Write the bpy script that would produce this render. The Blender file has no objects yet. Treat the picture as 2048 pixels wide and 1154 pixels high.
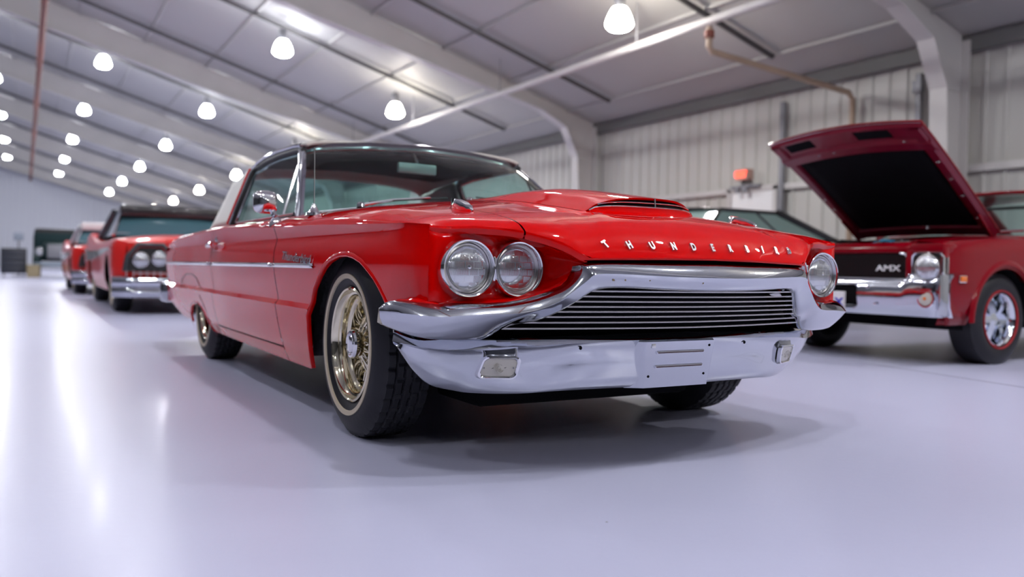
import bpy, bmesh, math, random
import numpy as np
from mathutils import Vector, Matrix
random.seed(4)
S = bpy.context.scene
COL = S.collection
PI = math.pi

# ---------------------------------------------------------------- camera, world, exposure
CP = (3.01010107, -1.91435933, .632560688)
YAW, PIT, ROL, FPX = 2.61696619, -2.28187016e-02, 1.87725309e-02, 1687.4
cy, sy, cp, sp = math.cos(YAW), math.sin(YAW), math.cos(PIT), math.sin(PIT)
fwd = Vector((cy*cp, sy*cp, sp)); rt = Vector((sy, -cy, 0)); up = rt.cross(fwd)
cr, sr = math.cos(ROL), math.sin(ROL)
rt, up = rt*cr+up*sr, up*cr-rt*sr
cam = bpy.data.cameras.new('camera'); co = bpy.data.objects.new('camera', cam); COL.objects.link(co)
M = Matrix.Identity(4)
for i in range(3):
    M[i][0], M[i][1], M[i][2], M[i][3] = rt[i], up[i], -fwd[i], CP[i]
co.matrix_world = M
cam.sensor_width = 36; cam.lens = FPX/2048*36; cam.clip_start = .02; cam.clip_end = 300
cam.dof.use_dof = True; cam.dof.focus_distance = 2.8; cam.dof.aperture_fstop = 1.6; cam.dof.aperture_blades = 0
S.camera = co
wd = bpy.data.worlds.new('world'); S.world = wd; wd.use_nodes = True
wd.node_tree.nodes['Background'].inputs[0].default_value = (.75, .8, 1, 1)
wd.node_tree.nodes['Background'].inputs[1].default_value = .02
S.view_settings.view_transform = 'Standard'; S.view_settings.look = 'None'
S.view_settings.gamma = 1; S.view_settings.use_curve_mapping = False
S.view_settings.exposure = 0.08
LAMP = 52.0           # emission strength of the high-bay lamps
try:
    S.cycles.use_denoising = True
    S.cycles.sample_clamp_indirect = 6
    S.cycles.sample_clamp_direct = 0
    S.cycles.max_bounces = 10; S.cycles.transparent_max_bounces = 16
    S.cycles.use_light_tree = True
    S.cycles.caustics_reflective = False; S.cycles.caustics_refractive = False
except Exception: pass

# ---------------------------------------------------------------- materials
def mat(name, col, rough=.5, metal=0, coat=0, emit=None, es=0, spec=.5, bump=None, var=None, croughness=.01):
    m = bpy.data.materials.new(name); m.use_nodes = True
    nt = m.node_tree; b = nt.nodes['Principled BSDF']
    b.inputs['Base Color'].default_value = (*col, 1); b.inputs['Roughness'].default_value = rough
    b.inputs['Metallic'].default_value = metal; b.inputs['Specular IOR Level'].default_value = spec
    b.inputs['Coat Weight'].default_value = coat; b.inputs['Coat IOR'].default_value = 1.38; b.inputs['Coat Roughness'].default_value = croughness
    if emit: b.inputs['Emission Color'].default_value = (*emit, 1); b.inputs['Emission Strength'].default_value = es
    if var:   # (scale, amount): noise variation of colour
        tc = nt.nodes.new('ShaderNodeTexCoord'); n = nt.nodes.new('ShaderNodeTexNoise'); n.inputs['Scale'].default_value = var[0]
        n.inputs['Detail'].default_value = 5
        r = nt.nodes.new('ShaderNodeMix'); r.data_type = 'RGBA'
        r.inputs[6].default_value = (*[c*(1-var[1]) for c in col], 1); r.inputs[7].default_value = (*[min(1, c*(1+var[1])) for c in col], 1)
        nt.links.new(tc.outputs['Object'], n.inputs['Vector']); nt.links.new(n.outputs['Fac'], r.inputs[0])
        nt.links.new(r.outputs[2], b.inputs['Base Color'])
    if bump:  # (scale, strength, distance)
        tc = nt.nodes.new('ShaderNodeTexCoord'); n = nt.nodes.new('ShaderNodeTexNoise'); n.inputs['Scale'].default_value = bump[0]
        bp = nt.nodes.new('ShaderNodeBump'); bp.inputs['Strength'].default_value = bump[1]; bp.inputs['Distance'].default_value = bump[2]
        nt.links.new(tc.outputs['Object'], n.inputs['Vector']); nt.links.new(n.outputs['Fac'], bp.inputs['Height'])
        nt.links.new(bp.outputs[0], b.inputs['Normal'])
    return m
def glassmat(name, tint, refl=1.0, rough=.0, dark=0.0):
    m = bpy.data.materials.new(name); m.use_nodes = True; nt = m.node_tree
    nt.nodes.clear()
    o = nt.nodes.new('ShaderNodeOutputMaterial'); mx = nt.nodes.new('ShaderNodeMixShader')
    t = nt.nodes.new('ShaderNodeBsdfTransparent'); g = nt.nodes.new('ShaderNodeBsdfGlossy')
    t.inputs[0].default_value = (*tint, 1); g.inputs['Roughness'].default_value = rough
    g.inputs[0].default_value = (refl, refl, refl, 1)
    f = nt.nodes.new('ShaderNodeLayerWeight'); f.inputs[0].default_value = .5
    pw = nt.nodes.new('ShaderNodeMath'); pw.operation = 'POWER'; pw.inputs[1].default_value = 5
    ma = nt.nodes.new('ShaderNodeMath'); ma.operation = 'MULTIPLY_ADD'; ma.inputs[1].default_value = .9; ma.inputs[2].default_value = .05
    nt.links.new(f.outputs['Facing'], pw.inputs[0]); nt.links.new(pw.outputs[0], ma.inputs[0]); nt.links.new(ma.outputs[0], mx.inputs[0])
    nt.links.new(t.outputs[0], mx.inputs[1]); nt.links.new(g.outputs[0], mx.inputs[2])
    nt.links.new(mx.outputs[0], o.inputs[0]); return m
RED = mat('red_paint', (.68, .0, .0), .4, 0, .95, spec=.0)
CANDY = mat('crimson_paint', (.20, .0, .006), .3, .0, .65, spec=.1)
CANDYIN = mat('crimson_inner_paint', (.17, .0, .016), .35, .1, .3)
ORED = mat('orange_red_paint', (.70, .025, .02), .35, 0, .5, spec=.1)
CHROME = mat('chrome', (.58, .60, .65), .07, 1, bump=(9, .06, .02))
CHROME2 = mat('polished_chrome', (.86, .86, .88), .05, 1)
DULLCH = mat('brushed_trim', (.55, .53, .51), .28, 1)
GOLD = mat('warm_nickel_chrome', (.86, .79, .60), .07, 1)
RUB = mat('tire_rubber', (.012, .012, .016), .5, spec=.35, bump=(60, .15, .004))
RUB2 = mat('tire_tread_rubber', (.026, .026, .03), .5, bump=(90, .2, .004))
CREAM = mat('cream_whitewall', (.62, .53, .38), .5)
BLACK = mat('black_plastic', (.008, .008, .009), .45)
DARK = mat('dark_underbody', (.004, .004, .005), .8, spec=.1)
SPLASH = mat('wheel_well_coating', (.010, .010, .013), .55, bump=(40, .5, .01))
WS = glassmat('green_tinted_glass', (.62, .84, .80), .7)
GL = glassmat('clear_glass', (.78, .92, .90), .5)
DKGL = mat('dark_car_glass', (.02, .045, .045), .04, 0, 1)
SEAT = mat('dark_seat_vinyl', (.012, .016, .022), .4)
LINER = mat('dark_headliner', (.05, .048, .046), .9)
VINYL = mat('ivory_vinyl_roof', (.62, .60, .54), .45, bump=(120, .2, .003))
SILVER = mat('silver_letter', (.75, .75, .76), .25, .9)
AMBER = mat('amber_lens', (.75, .16, .01), .2, 0, 1)
PARKL = mat('clear_parking_lens', (.55, .52, .44), .22, 0, 1)
WHITE = mat('white_enamel', (.80, .80, .80), .35)
BLUE = mat('blue_print', (.01, .02, .42), .5)
CABLE = mat('blue_cable', (.02, .35, .6), .4)
STAIN = mat('yellow_stain', (.26, .20, .09), .6, .3)
RIMCH = mat('mirror_rim_chrome', (.8, .84, .9), .06, 1)
GREY = mat('grey_metal', (.25, .25, .27), .5, .6)
STEEL = mat('white_painted_steel', (.60, .58, .56), .5, var=(1.5, .08))
PIPE = mat('dark_sprinkler_pipe', (.075, .07, .07), .5)
RUST = mat('rusty_red_pipe', (.20, .055, .035), .6, var=(3, .5))
TAN = mat('tan_pipe', (.40, .29, .21), .6, var=(3, .3))

# ---------------------------------------------------------------- mesh helpers
class MB:
    def __init__(s): s.v = []; s.f = []
    def add(s, v, f):
        o = len(s.v); s.v += [tuple(p) for p in v]; s.f += [tuple(i+o for i in q) for q in f]; return s
    def grid(s, P, closed=False, flip=False):
        n, m = len(P), len(P[0]); f = []
        for i in range(n-1):
            for j in range(m if closed else m-1):
                a, b = i*m+j, i*m+(j+1) % m; c, d = b+m, a+m
                f.append((a, d, c, b) if flip else (a, b, c, d))
        return s.add([p for r in P for p in r], f)
    def box(s, c, d, rz=0, bev=0):
        x, y, z = c; a, b, h = d[0]/2, d[1]/2, d[2]/2
        if bev:
            e = min(bev, a*.9, b*.9, h*.9); vs = []; 
            bm = bmesh.new(); bmesh.ops.create_cube(bm, size=1)
            for v in bm.verts: v.co = Vector((v.co.x*2*a, v.co.y*2*b, v.co.z*2*h))
            bmesh.ops.bevel(bm, geom=bm.edges[:], offset=e, segments=2, affect='EDGES', profile=.6)
            bm.verts.index_update()
            V = [v.co.copy() for v in bm.verts]; F = [[v.index for v in f.verts] for f in bm.faces]; bm.free()
        else:
            V = [Vector((i*a, j*b, k*h)) for k in (-1, 1) for j in (-1, 1) for i in (-1, 1)]
            F = [(0, 2, 3, 1), (4, 5, 7, 6), (0, 1, 5, 4), (1, 3, 7, 5), (3, 2, 6, 7), (2, 0, 4, 6)]
        c_, s_ = math.cos(rz), math.sin(rz)
        return s.add([(x+v.x*c_-v.y*s_, y+v.x*s_+v.y*c_, z+v.z) for v in V], F)
    def tube(s, pts, r, n=10, cap=True, ry=None):
        pts = [Vector(p) for p in pts]; R = []
        t0 = (pts[1]-pts[0]).normalized(); u = t0.orthogonal().normalized()
        for i, p in enumerate(pts):
            t = (pts[min(i+1, len(pts)-1)]-pts[max(i-1, 0)]).normalized()
            u = (u-t*u.dot(t)).normalized(); w = t.cross(u)
            rr = r[i] if isinstance(r, (list, tuple)) else r
            R.append([p+u*math.cos(2*PI*k/n)*rr+w*math.sin(2*PI*k/n)*rr for k in range(n)])
        s.grid(R, closed=True)
        if cap:
            s.add(R[0], [tuple(range(n))[::-1]]); s.add(R[-1], [tuple(range(n))])
        return s
    def bar(s, a, b, w, h):   # rectangular bar between a and b: w horizontal, h vertical
        a, b = Vector(a), Vector(b); t = (b-a).normalized(); q = t.cross(Vector((0, 0, 1)))
        if q.length < 1e-4: q = Vector((1, 0, 0))
        q.normalize(); z = q.cross(t)
        V = [p+q*i*w/2+z*j*h/2 for p in (a, b) for i, j in ((-1, -1), (1, -1), (1, 1), (-1, 1))]
        return s.add(V, [(0, 1, 2, 3), (7, 6, 5, 4), (0, 4, 5, 1), (1, 5, 6, 2), (2, 6, 7, 3), (3, 7, 4, 0)])
    def lathe(s, prof, n=32, axis='y', c=(0, 0, 0)):
        R = []
        for r, h in prof:
            row = []
            for k in range(n):
                a = 2*PI*k/n; u, w = r*math.cos(a), r*math.sin(a)
                p = {'y': (u, h, w), 'x': (h, u, w), 'z': (u, w, h)}[axis]
                row.append((p[0]+c[0], p[1]+c[1], p[2]+c[2]))
            R.append(row)
        return s.grid(R, closed=True)
    def prism(s, poly, vec):   # planar polygon extruded by vec
        n = len(poly); a = [Vector(p) for p in poly]; b = [p+Vector(vec) for p in a]
        return s.add(a+b, [tuple(range(n))[::-1], tuple(range(n, 2*n))]+[(i, (i+1) % n, n+(i+1) % n, n+i) for i in range(n)])
    def mesh(s, name, ang=35, merge=1e-4, recalc=True):
        bm = bmesh.new()
        vs = [bm.verts.new(p) for p in s.v]
        for q in s.f:
            try: bm.faces.new([vs[i] for i in q])
            except ValueError: pass
        if merge: bmesh.ops.remove_doubles(bm, verts=bm.verts, dist=merge)
        bad = [f for f in bm.faces if f.calc_area() < 1e-9]
        if bad: bmesh.ops.delete(bm, geom=bad, context='FACES')
        if recalc: bmesh.ops.recalc_face_normals(bm, faces=bm.faces)
        me = bpy.data.meshes.new(name); bm.to_mesh(me); bm.free()
        if ang:
            me.polygons.foreach_set('use_smooth', [True]*len(me.polygons)); me.set_sharp_from_angle(angle=math.radians(ang))
        return me
    def build(s, name, m, parent=None, ang=35, loc=None, rot=None, solid=0, **k):
        me = s.mesh(name, ang, **k); return link(name, me, m, parent, loc, rot, solid)
def link(name, me, m, parent=None, loc=None, rot=None, solid=0):
    if m and not me.materials: me.materials.append(m)
    o = bpy.data.objects.new(name, me); COL.objects.link(o)
    if parent: o.parent = parent
    if loc: o.location = loc
    if rot: o.rotation_euler = rot
    if solid:
        md = o.modifiers.new('thickness', 'SOLIDIFY'); md.thickness = solid; md.offset = -1
    return o
def thing(name, label, cat, loc=(0, 0, 0), rz=0, group=None):
    o = bpy.data.objects.new(name, None); o.empty_display_size = .1; COL.objects.link(o)
    o.location = loc; o.rotation_euler = (0, 0, rz); tag(o, label, cat, group); return o
def tag(o, label, cat, group=None, kind=None):
    if label: o['label'] = label
    if cat: o['category'] = cat
    if group: o['group'] = group
    if kind: o['kind'] = kind
    return o
def struct(o): o['kind'] = 'structure'; return o
def copy_tree(o, parent=None):
    c = o.copy(); COL.objects.link(c)
    if parent: c.parent = parent
    for ch in list(o.children): copy_tree(ch, c)
    return c
def text_obj(name, body, size, depth, m, parent, mw, shear=0, sx=1, offset=0, align='CENTER'):
    cu = bpy.data.curves.new(name, 'FONT'); cu.body = body; cu.size = size; cu.extrude = depth; cu.shear = shear
    cu.align_x = align; cu.align_y = 'CENTER'; cu.offset = offset; cu.resolution_u = 3
    o = bpy.data.objects.new(name, cu); COL.objects.link(o)
    bpy.context.view_layer.update()
    me = bpy.data.meshes.new_from_object(o.evaluated_get(bpy.context.evaluated_depsgraph_get()))
    bpy.data.objects.remove(o); me.name = name
    me.transform(Matrix.Diagonal((sx, 1, 1, 1))); me.materials.clear(); me.materials.append(m)
    n = bpy.data.objects.new(name, me); COL.objects.link(n); n.parent = parent; n.matrix_local = mw; return n
def frame_mat(pos, xa, na):   # text frame: x axis, normal
    xa = Vector(xa).normalized(); na = Vector(na).normalized(); ya = na.cross(xa).normalized(); xa = ya.cross(na)
    m = Matrix.Identity(4)
    for i in range(3): m[i][0], m[i][1], m[i][2], m[i][3] = xa[i], ya[i], na[i], pos[i]
    return m
def ip(x, t): return float(np.interp(x, t[0], t[1]))
def tab(*l):
    l = sorted(l); return ([a for a, b in l], [b for a, b in l])
def lin(a, b, n): return [a+(b-a)*i/(n-1) for i in range(n)]

# ---------------------------------------------------------------- the hall
def roofz(y): return 3.95+.3*(9.5-y) if y > -7 else 3.95+.3*16.5-.3*(-7-y)
XE, XB, YR, YL = -68., 16., 9.5, -22.
fm = bpy.data.materials.new('lilac_epoxy_floor'); fm.use_nodes = True
nt = fm.node_tree; b = nt.nodes['Principled BSDF']
tc = nt.nodes.new('ShaderNodeTexCoord'); n1 = nt.nodes.new('ShaderNodeTexNoise'); n1.inputs['Scale'].default_value = .7; n1.inputs['Detail'].default_value = 6
mx = nt.nodes.new('ShaderNodeMix'); mx.data_type = 'RGBA'; mx.inputs[6].default_value = (.53, .535, .71, 1); mx.inputs[7].default_value = (.59, .60, .78, 1)
n2 = nt.nodes.new('ShaderNodeTexNoise'); n2.inputs['Scale'].default_value = 28; n2.inputs['Detail'].default_value = 3
vo = nt.nodes.new('ShaderNodeTexVoronoi'); vo.inputs['Scale'].default_value = 3.3
cmpn = nt.nodes.new('ShaderNodeMath'); cmpn.operation = 'LESS_THAN'; cmpn.inputs[1].default_value = .012
mx2 = nt.nodes.new('ShaderNodeMix'); mx2.data_type = 'RGBA'; mx2.inputs[7].default_value = (.16, .16, .2, 1)
bp = nt.nodes.new('ShaderNodeBump'); bp.inputs['Strength'].default_value = .035; bp.inputs['Distance'].default_value = .02
mr = nt.nodes.new('ShaderNodeMapRange'); mr.inputs[3].default_value = .285; mr.inputs[4].default_value = .33
for a_, b_ in ((tc.outputs['Object'], n1.inputs['Vector']), (tc.outputs['Object'], n2.inputs['Vector']), (tc.outputs['Object'], vo.inputs['Vector']),
               (n1.outputs['Fac'], mx.inputs[0]), (vo.outputs['Distance'], cmpn.inputs[0]), (cmpn.outputs[0], mx2.inputs[0]), (mx.outputs[2], mx2.inputs[6]),
               (mx2.outputs[2], b.inputs['Base Color']), (n2.outputs['Fac'], bp.inputs['Height']), (bp.outputs[0], b.inputs['Normal']),
               (n1.outputs['Fac'], mr.inputs[0]), (mr.outputs[0], b.inputs['Roughness'])):
    nt.links.new(a_, b_)
b.inputs['Specular IOR Level'].default_value = .3; b.inputs['Coat Weight'].default_value = .05; b.inputs['Coat Roughness'].default_value = .12
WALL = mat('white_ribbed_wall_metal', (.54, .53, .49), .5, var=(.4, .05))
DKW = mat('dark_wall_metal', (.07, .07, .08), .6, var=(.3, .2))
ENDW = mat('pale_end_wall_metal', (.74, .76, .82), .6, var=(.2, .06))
CEIL = mat('white_roof_lining', (.46, .455, .44), .55, var=(.35, .10))
m_ = MB(); m_.box(((XE+XB)/2, (YR+YL)/2, -.05), (XB-XE, YR-YL, .1)); struct(m_.build('floor', fm, ang=0))
m_ = MB(); m_.box((.95, 2.995, .0006), (5.2, .014, .0012), rz=-.194); struct(m_.build('trim_1', mat('floor_joint_line', (.25, .25, .33), .5), ang=0))
def ribbed(axis, a0, a1, fixed, top, inward, step=.30):
    rows = [[], []]; a = a0
    while a < a1:
        for da, o in ((0, 0), (step-.07, 0), (step-.05, .03), (step-.02, .03)):
            q = a+da; p = fixed+inward*o; zt = top(q)
            for k, z in enumerate((0, zt)): rows[k].append((q, p, z) if axis == 'x' else (p, q, z))
        a += step
    return MB().grid(rows)
struct(ribbed('x', XE, XB, YR, lambda q: 3.95, -1).build('wall_right', WALL, ang=0, recalc=False))
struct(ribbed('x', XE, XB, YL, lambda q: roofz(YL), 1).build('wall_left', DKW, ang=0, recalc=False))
struct(ribbed('y', YL, YR, XE, roofz, 1, .4).build('wall_end', ENDW, ang=0, recalc=False))
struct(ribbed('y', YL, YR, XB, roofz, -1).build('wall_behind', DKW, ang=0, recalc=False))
m_ = MB(); m_.grid([[(XE, 9.7, roofz(9.7)), (XE, -7, roofz(-7)), (XE, YL-.2, roofz(YL-.2))], [(XB, 9.7, roofz(9.7)), (XB, -7, roofz(-7)), (XB, YL-.2, roofz(YL-.2))]])
ceil = struct(m_.build('ceiling', CEIL, ang=0, recalc=False))
# lining seams: shallow battens running along the building, between the purlins
for k in range(10):
    y = 8.6-k*1.55; struct(MB().box(((XE+XB)/2, y, roofz(y)-.03), (XB-XE, .05, .05)).build('purlin', CEIL, ceil, ang=0))
# eave strut
struct(MB().box(((XE+XB)/2, 9.40, 3.86), (XB-XE, .14, .20)).build('trim_2', mat('grey_eave_strut', (.16, .16, .155), .6), ang=0))
struct(MB().box(((XE+XB)/2, 9.42, 2.15), (XB-XE, .05, .10)).build('trim_3', STEEL, ang=0))
# steel frames: one tapered column + rafter each
for k in range(9):
    x = 4.66-8.75*k
    t = thing('steel_frame', 'white tapered steel column and rafter %s' % (
        ['beyond the right edge of the photo', 'standing right of the raised car hood', 'standing behind the red hardtop at the bright wall corner'][k] if k < 3 else 'far down the hall, %s of the receding row' % ['fourth', 'fifth', 'sixth', 'seventh', 'eighth', 'ninth'][k-3]),
        'steel frame', (x, 9.3, 0), group='far rafters down the hall' if k > 2 else None)
    w = MB()
    poly = [(-.12, -.47, 3.2), (-.12, -.78, 3.82), (-.12, -1.44, 4.15), (-.12, -6.56, 5.36), (-.12, -15.9, 8.0), (-.12, -16.3, 8.9), (-.12, 0, 4.0), (-.12, 0, 3.2)]
    poly = [(0, p[1], min(p[2], roofz(9.3+p[1])-.02)) for p in poly]
    w.prism([(-.02, p[1], p[2]) for p in poly], (.04, 0, 0)).build('rafter_web', STEEL, t, ang=0)
    fl = MB()
    for i in range(4): fl.bar((0, poly[i][1], poly[i][2]), (0, poly[i+1][1], poly[i+1][2]), .26, .03)
    fl.build('rafter_flange', STEEL, t, ang=0)
    c = MB(); c.prism([(-.02, .0, 0), (-.02, -.30, 0), (-.02, -.47, 3.19), (-.02, 0, 3.19)], (.04, 0, 0))
    c.bar((0, -.30, 0), (0, -.47, 3.25), .26, .03); c.bar((0, .02, 0), (0, .02, 3.9), .26, .03)
    c.build('column', STEEL, t, ang=0)
# sprinkler main and branch pipes
t = thing('sprinkler_main', 'rusty red main pipe running down the middle of the roof', 'pipe', (-30, -1.55, roofz(-1.55)-.88))
MB().tube([(-37, 0, 0), (40, 0, 0)], .085, 10).build('main_pipe', RUST, t)
for k in range(14):
    x = -2.375-4.375*k
    t = thing('sprinkler_branch', 'dark branch pipe sloping down under the white roof, %s from the near end' % ['first', 'second', 'third', 'fourth', 'fifth', 'sixth', 'seventh', 'eighth', 'ninth', 'tenth', 'eleventh', 'twelfth', 'thirteenth', 'fourteenth'][k], 'pipe', (x, 8.5, roofz(8.5)-.12), group='dark sprinkler branch pipes under the roof')
    MB().tube([(0, 0, 0), (0, -15, 4.5)], .045, 8).build('branch_pipe', PIPE, t)
t = thing('conduit_rail', 'long white round pipe hung level under the rafters', 'pipe', (-12, 6.4, 4.17))
r_ = MB().tube([(-24, 0, 0), (17, 0, 0)], .06, 12).build('rail_pipe', STEEL, t)
for k in range(9): MB().tube([(-22+k*4.4, 0, .05), (-22+k*4.4, 0, .70)], .012, 6).build('hanger', GREY, t)
t = thing('gas_pipe', 'tan pipe dropping from the white rail and running to the wall', 'pipe', (-5.85, 6.3, 4.05))
MB().tube([(0, 0, 0), (0, 0, -.28), (0, .06, -.34), (0, 2.92, -.56), (0, 3.02, -.66), (0, 3.02, -3.2)], .045, 10).build('tan_pipe', TAN, t)
MB().tube([(0, 0, -.06), (0, 0, -.16)], .07, 12).build('valve', RUST, t)
for x, z0, w, lab in ((-7.3, 0, .10, 'dark vertical conduit on the wall beside the door'), (-4.75, 2.5, .09, 'short dark downpipe high on the wall near the right column')):
    t = thing('wall_conduit', lab, 'conduit', (x, 9.38, z0))
    MB().box((0, 0, (3.6-z0)/2), (w, .08, 3.6-z0), bev=.02).build('conduit_pipe', GREY, t); MB().box((0, -.03, .9), (w*1.6, .10, .18), bev=.01).build('junction_box', GREY, t)
# door with exit sign
t = struct(bpy.data.objects.new('door_1', None)); COL.objects.link(t); t.location = (-8.0, 9.42, 0)
MB().box((0, 0, 1.05), (1.0, .05, 2.1), bev=.01).build('door_leaf', WHITE, t)
f_ = MB()
for sx in (-1, 1): f_.box((sx*.55, 0, 1.09), (.09, .09, 2.18))
f_.box((0, 0, 2.16), (1.19, .09, .09)); f_.build('door_frame', STEEL, t, ang=0)
MB().tube([(.4, -.05, 1.0), (.4, -.10, 1.0), (.28, -.10, 1.0)], .012).build('door_handle', GREY, t)
t = thing('exit_sign', 'small lit red EXIT sign above the white wall door', 'sign', (-8.18, 9.33, 2.42))
MB().box((0, .05, 0), (.28, .17, .20), bev=.01).build('housing', mat('sign_housing', (.5, .3, .25), .5), t)
ex = mat('lit_exit_red', (.9, .05, .02), .5, emit=(1, .05, .02), es=4.0)
text_obj('lettering', 'EXIT', .14, .004, ex, t, frame_mat((0, -.04, 0), (1, 0, 0), (0, -1, 0)), offset=.003)
MB().box((0, -.037, 0), (.26, .004, .18)).build('face_plate', mat('exit_face', (.75, .28, .2), .5, emit=(1, .3, .2), es=.15), t, ang=0)
t = thing('emergency_light', 'grey twin-head emergency lamp under the red sign', 'lamp', (-8.1, 9.33, 2.2))
MB().box((0, .05, 0), (.7, .16, .05), bev=.01).build('bracket', GREY, t)
for sx in (-1, 1): MB().lathe([(.0, -.06), (.05, -.06), (.06, -.02), (.03, .03), (0, .03)], 14, 'y', (sx*.09, -.06, -.07)).build('lamp_head', GREY, t)

t = thing('strip_fixture', 'unlit white strip light under the roof at top right', 'lamp', (-3.05, 7.0, 4.55), .15)
MB().box((0, 0, 0), (1.25, .14, .08), bev=.02).build('fixture_body', WHITE, t); MB().box((0, 0, .07), (.3, .04, .14)).build('mount', GREY, t, ang=0)
# high-bay lamps
EMC = mat('glowing_prismatic_glass', (.9, .9, .9), .3, emit=(.90, .93, 1.0), es=LAMP)
EMB = mat('glowing_arc_tube_opening', (.9, .9, .9), .3, emit=(.96, .96, 1.0), es=LAMP*5.5)
EMW = mat('glowing_prismatic_glass_warm', (.9, .9, .9), .3, emit=(1.0, .93, .80), es=LAMP)
def make_lamp():
    t = thing('high_bay_lamp', 'x', 'lamp', (0, 0, 0))
    p = [(0, -.02), (.10, 0), (.19, .02), (.205, .06), (.19, .12), (.165, .19), (.13, .26), (.10, .30), (.06, .31), (0, .31)]
    sh = MB().lathe(p, 20, 'z').build('glass_shade', EMC, t)
    MB().lathe([(0, -.035), (.10, -.03), (.15, -.012), (.155, .0)], 20, 'z').build('lamp_mouth', EMB, t)
    MB().lathe([(.0, .31), (.075, .31), (.085, .36), (.085, .50), (.06, .55), (0, .55)], 14, 'z').build('ballast_housing', GREY, t)
    MB().tube([(0, 0, .55), (0, 0, .60)], .012, 6).build('hook_rod', GREY, t)
    return t
lamp0 = make_lamp(); first = True
rows = [(-2.85, 6.98, -14.9, range(-5, 4)), (0.0, 6.15, -14.9, range(-5, 4)), (2.85, 5.13, -15.2, range(-5, 4)), (5.7, 4.22, -15.85, range(-5, 4)),
        (-7.0, 8.0, -14.9, range(-5, 4))]
for y, z, x0, ks in rows:
    for k in ks:
        x = x0+8.75*k
        if x > XB-1: continue
        c = lamp0 if first else copy_tree(lamp0); first = False
        c.location = (x, y+.0022*(-15-x)*(y > 1), z)
        vis = (y >= -3 and k <= 1 and y < 5) or (y > 5 and k <= 1)
        nm = {-2.85: 'leftmost visible row', 0.0: 'second row from the left', 2.85: 'middle row above the car roof', 5.7: 'right row'}.get(y, 'row outside the photo')
        if y == 5.7 and k == 1: lab = 'nearest glowing bell lamp, above the hood, right of all others'
        elif y == 5.7 and k == 0: lab = 'glowing bell lamp above the windscreen beside the long white pipe'
        elif y == 2.85 and k == 0: lab = 'large glowing bell lamp high above the white-topped car roof'
        elif y == 0.0 and k == -1: lab = 'glowing bell lamp just right of the red main pipe, highest of its row'
        elif vis and k < 1: lab = 'glowing bell lamp, %s from the near end of the %s' % (['first', 'second', 'third', 'fourth', 'fifth', 'sixth', 'seventh'][(0 if y < 5 else 0)-k], nm); c['group'] = 'glowing lamps, ' + nm
        else: lab = 'glowing high bay lamp overhead, outside the left or top of the photo'; c['group'] = 'glowing lamps outside the photo'
        c['label'] = lab; c['category'] = 'lamp'
        if y > 5:
            for ch in c.children:
                if ch.name.startswith('glass_shade'):
                    ch.data = ch.data.copy(); ch.data.materials[0] = EMW

# ---------------------------------------------------------------- wheels
def tire_mesh(R=.345, wd=.205, rr=.205, bulge=.012, tread=True, N=216):
    # profile across from inner bead to outer bead (y), radius
    h = wd/2; P = []
    side = [(rr-.008, h-.028), (rr+.004, h-.012), (rr+.02, h-.002), (rr+.045, h+bulge*.8), (rr+.075, h+bulge), (R-.045, h+bulge*.3), (R-.022, h-.010), (R-.008, h-.022)]
    tr = lin(h-.024, -(h-.024), 27)
    prof = [(r, y, 0) for r, y in side]+[(R-.006*abs(y/h)**4, y, 1) for y in tr]+[(r, -y, 0) for r, y in side[::-1]]
    ribs = [-.30, -.10, .10, .30]
    Rr = []
    for k in range(N):
        a = 2*PI*k/N; row = []
        for r, y, tf in prof:
            if tf and tread:
                u = y/(wd-.04); zz = .018*(1 if (k % 6) < 3 else -1)
                if any(abs(u-(q+zz*(abs(q) < .2))) < .021 for q in ribs): r -= .008
                elif abs(u) > .30 and k % 6 == (0 if u > 0 else 3): r -= .007
                elif .10 < abs(u) < .30 and (k+2) % 6 == 0: r -= .006
            row.append((r*math.cos(a), y, r*math.sin(a)))
        Rr.append(row)
    b = MB().grid(Rr); b.grid([Rr[-1], Rr[0]])
    return b.mesh('tire', 28)
TIRE = tire_mesh(); TIRE.materials.append(RUB)
TIRE_S = tire_mesh(.335, .215, .185, tread=False, N=64); TIRE_S.materials.append(RUB)
def lathe_mesh(name, prof, n=64, ang=30): return MB().lathe(prof, n).mesh(name, ang)
WW = lathe_mesh('whitewall_band', [(.243, .103), (.245, .1155), (.262, .1165), (.264, .104)], 96); WW.materials.append(CREAM)
RIM = lathe_mesh('rim', [(.196, .076), (.206, .088), (.213, .094), (.214, .100), (.208, .104), (.203, .100), (.200, .088), (.194, .080), (.186, .078), (.183, .070), (.181, .050), (.176, .044), (.170, .046), (.166, .040), (.166, -.02), (.160, -.03), (.150, -.04), (.05, -.045), (0, -.045)], 96)
RIM.materials.append(GOLD)
HUBM = lathe_mesh('hub', [(.05, -.045), (.046, .0), (.05, .03), (.046, .05), (.046, .072), (.040, .080), (.0, .080)], 40); HUBM.materials.append(GOLD)
CAPM = lathe_mesh('hub_cap', [(.036, .078), (.052, .080), (.054, .090), (.050, .098), (.042, .100), (.038, .094), (.034, .094), (.030, .100), (.012, .103), (0, .103)], 40); CAPM.materials.append(CHROME2)
SP = MB().tube([(.040, .060, 0), (.162, -.010, .062)], .0042, 6).mesh('spoke', 40); SP.materials.append(GOLD)
SP2 = MB().tube([(.040, .060, 0), (.162, -.010, -.062)], .0042, 6).mesh('spoke', 40); SP2.materials.append(GOLD)
SP3 = MB().tube([(.046, .010, 0), (.164, .020, .055)], .0042, 6).mesh('spoke', 40); SP3.materials.append(GOLD)
SP4 = MB().tube([(.046, .010, 0), (.164, .020, -.055)], .0042, 6).mesh('spoke', 40); SP4.materials.append(GOLD)
NIP = MB().lathe([(0, -.006), (.009, -.004), (.009, .006), (0, .008)], 8, 'x').mesh('nipple', 40); NIP.materials.append(GOLD)
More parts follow.
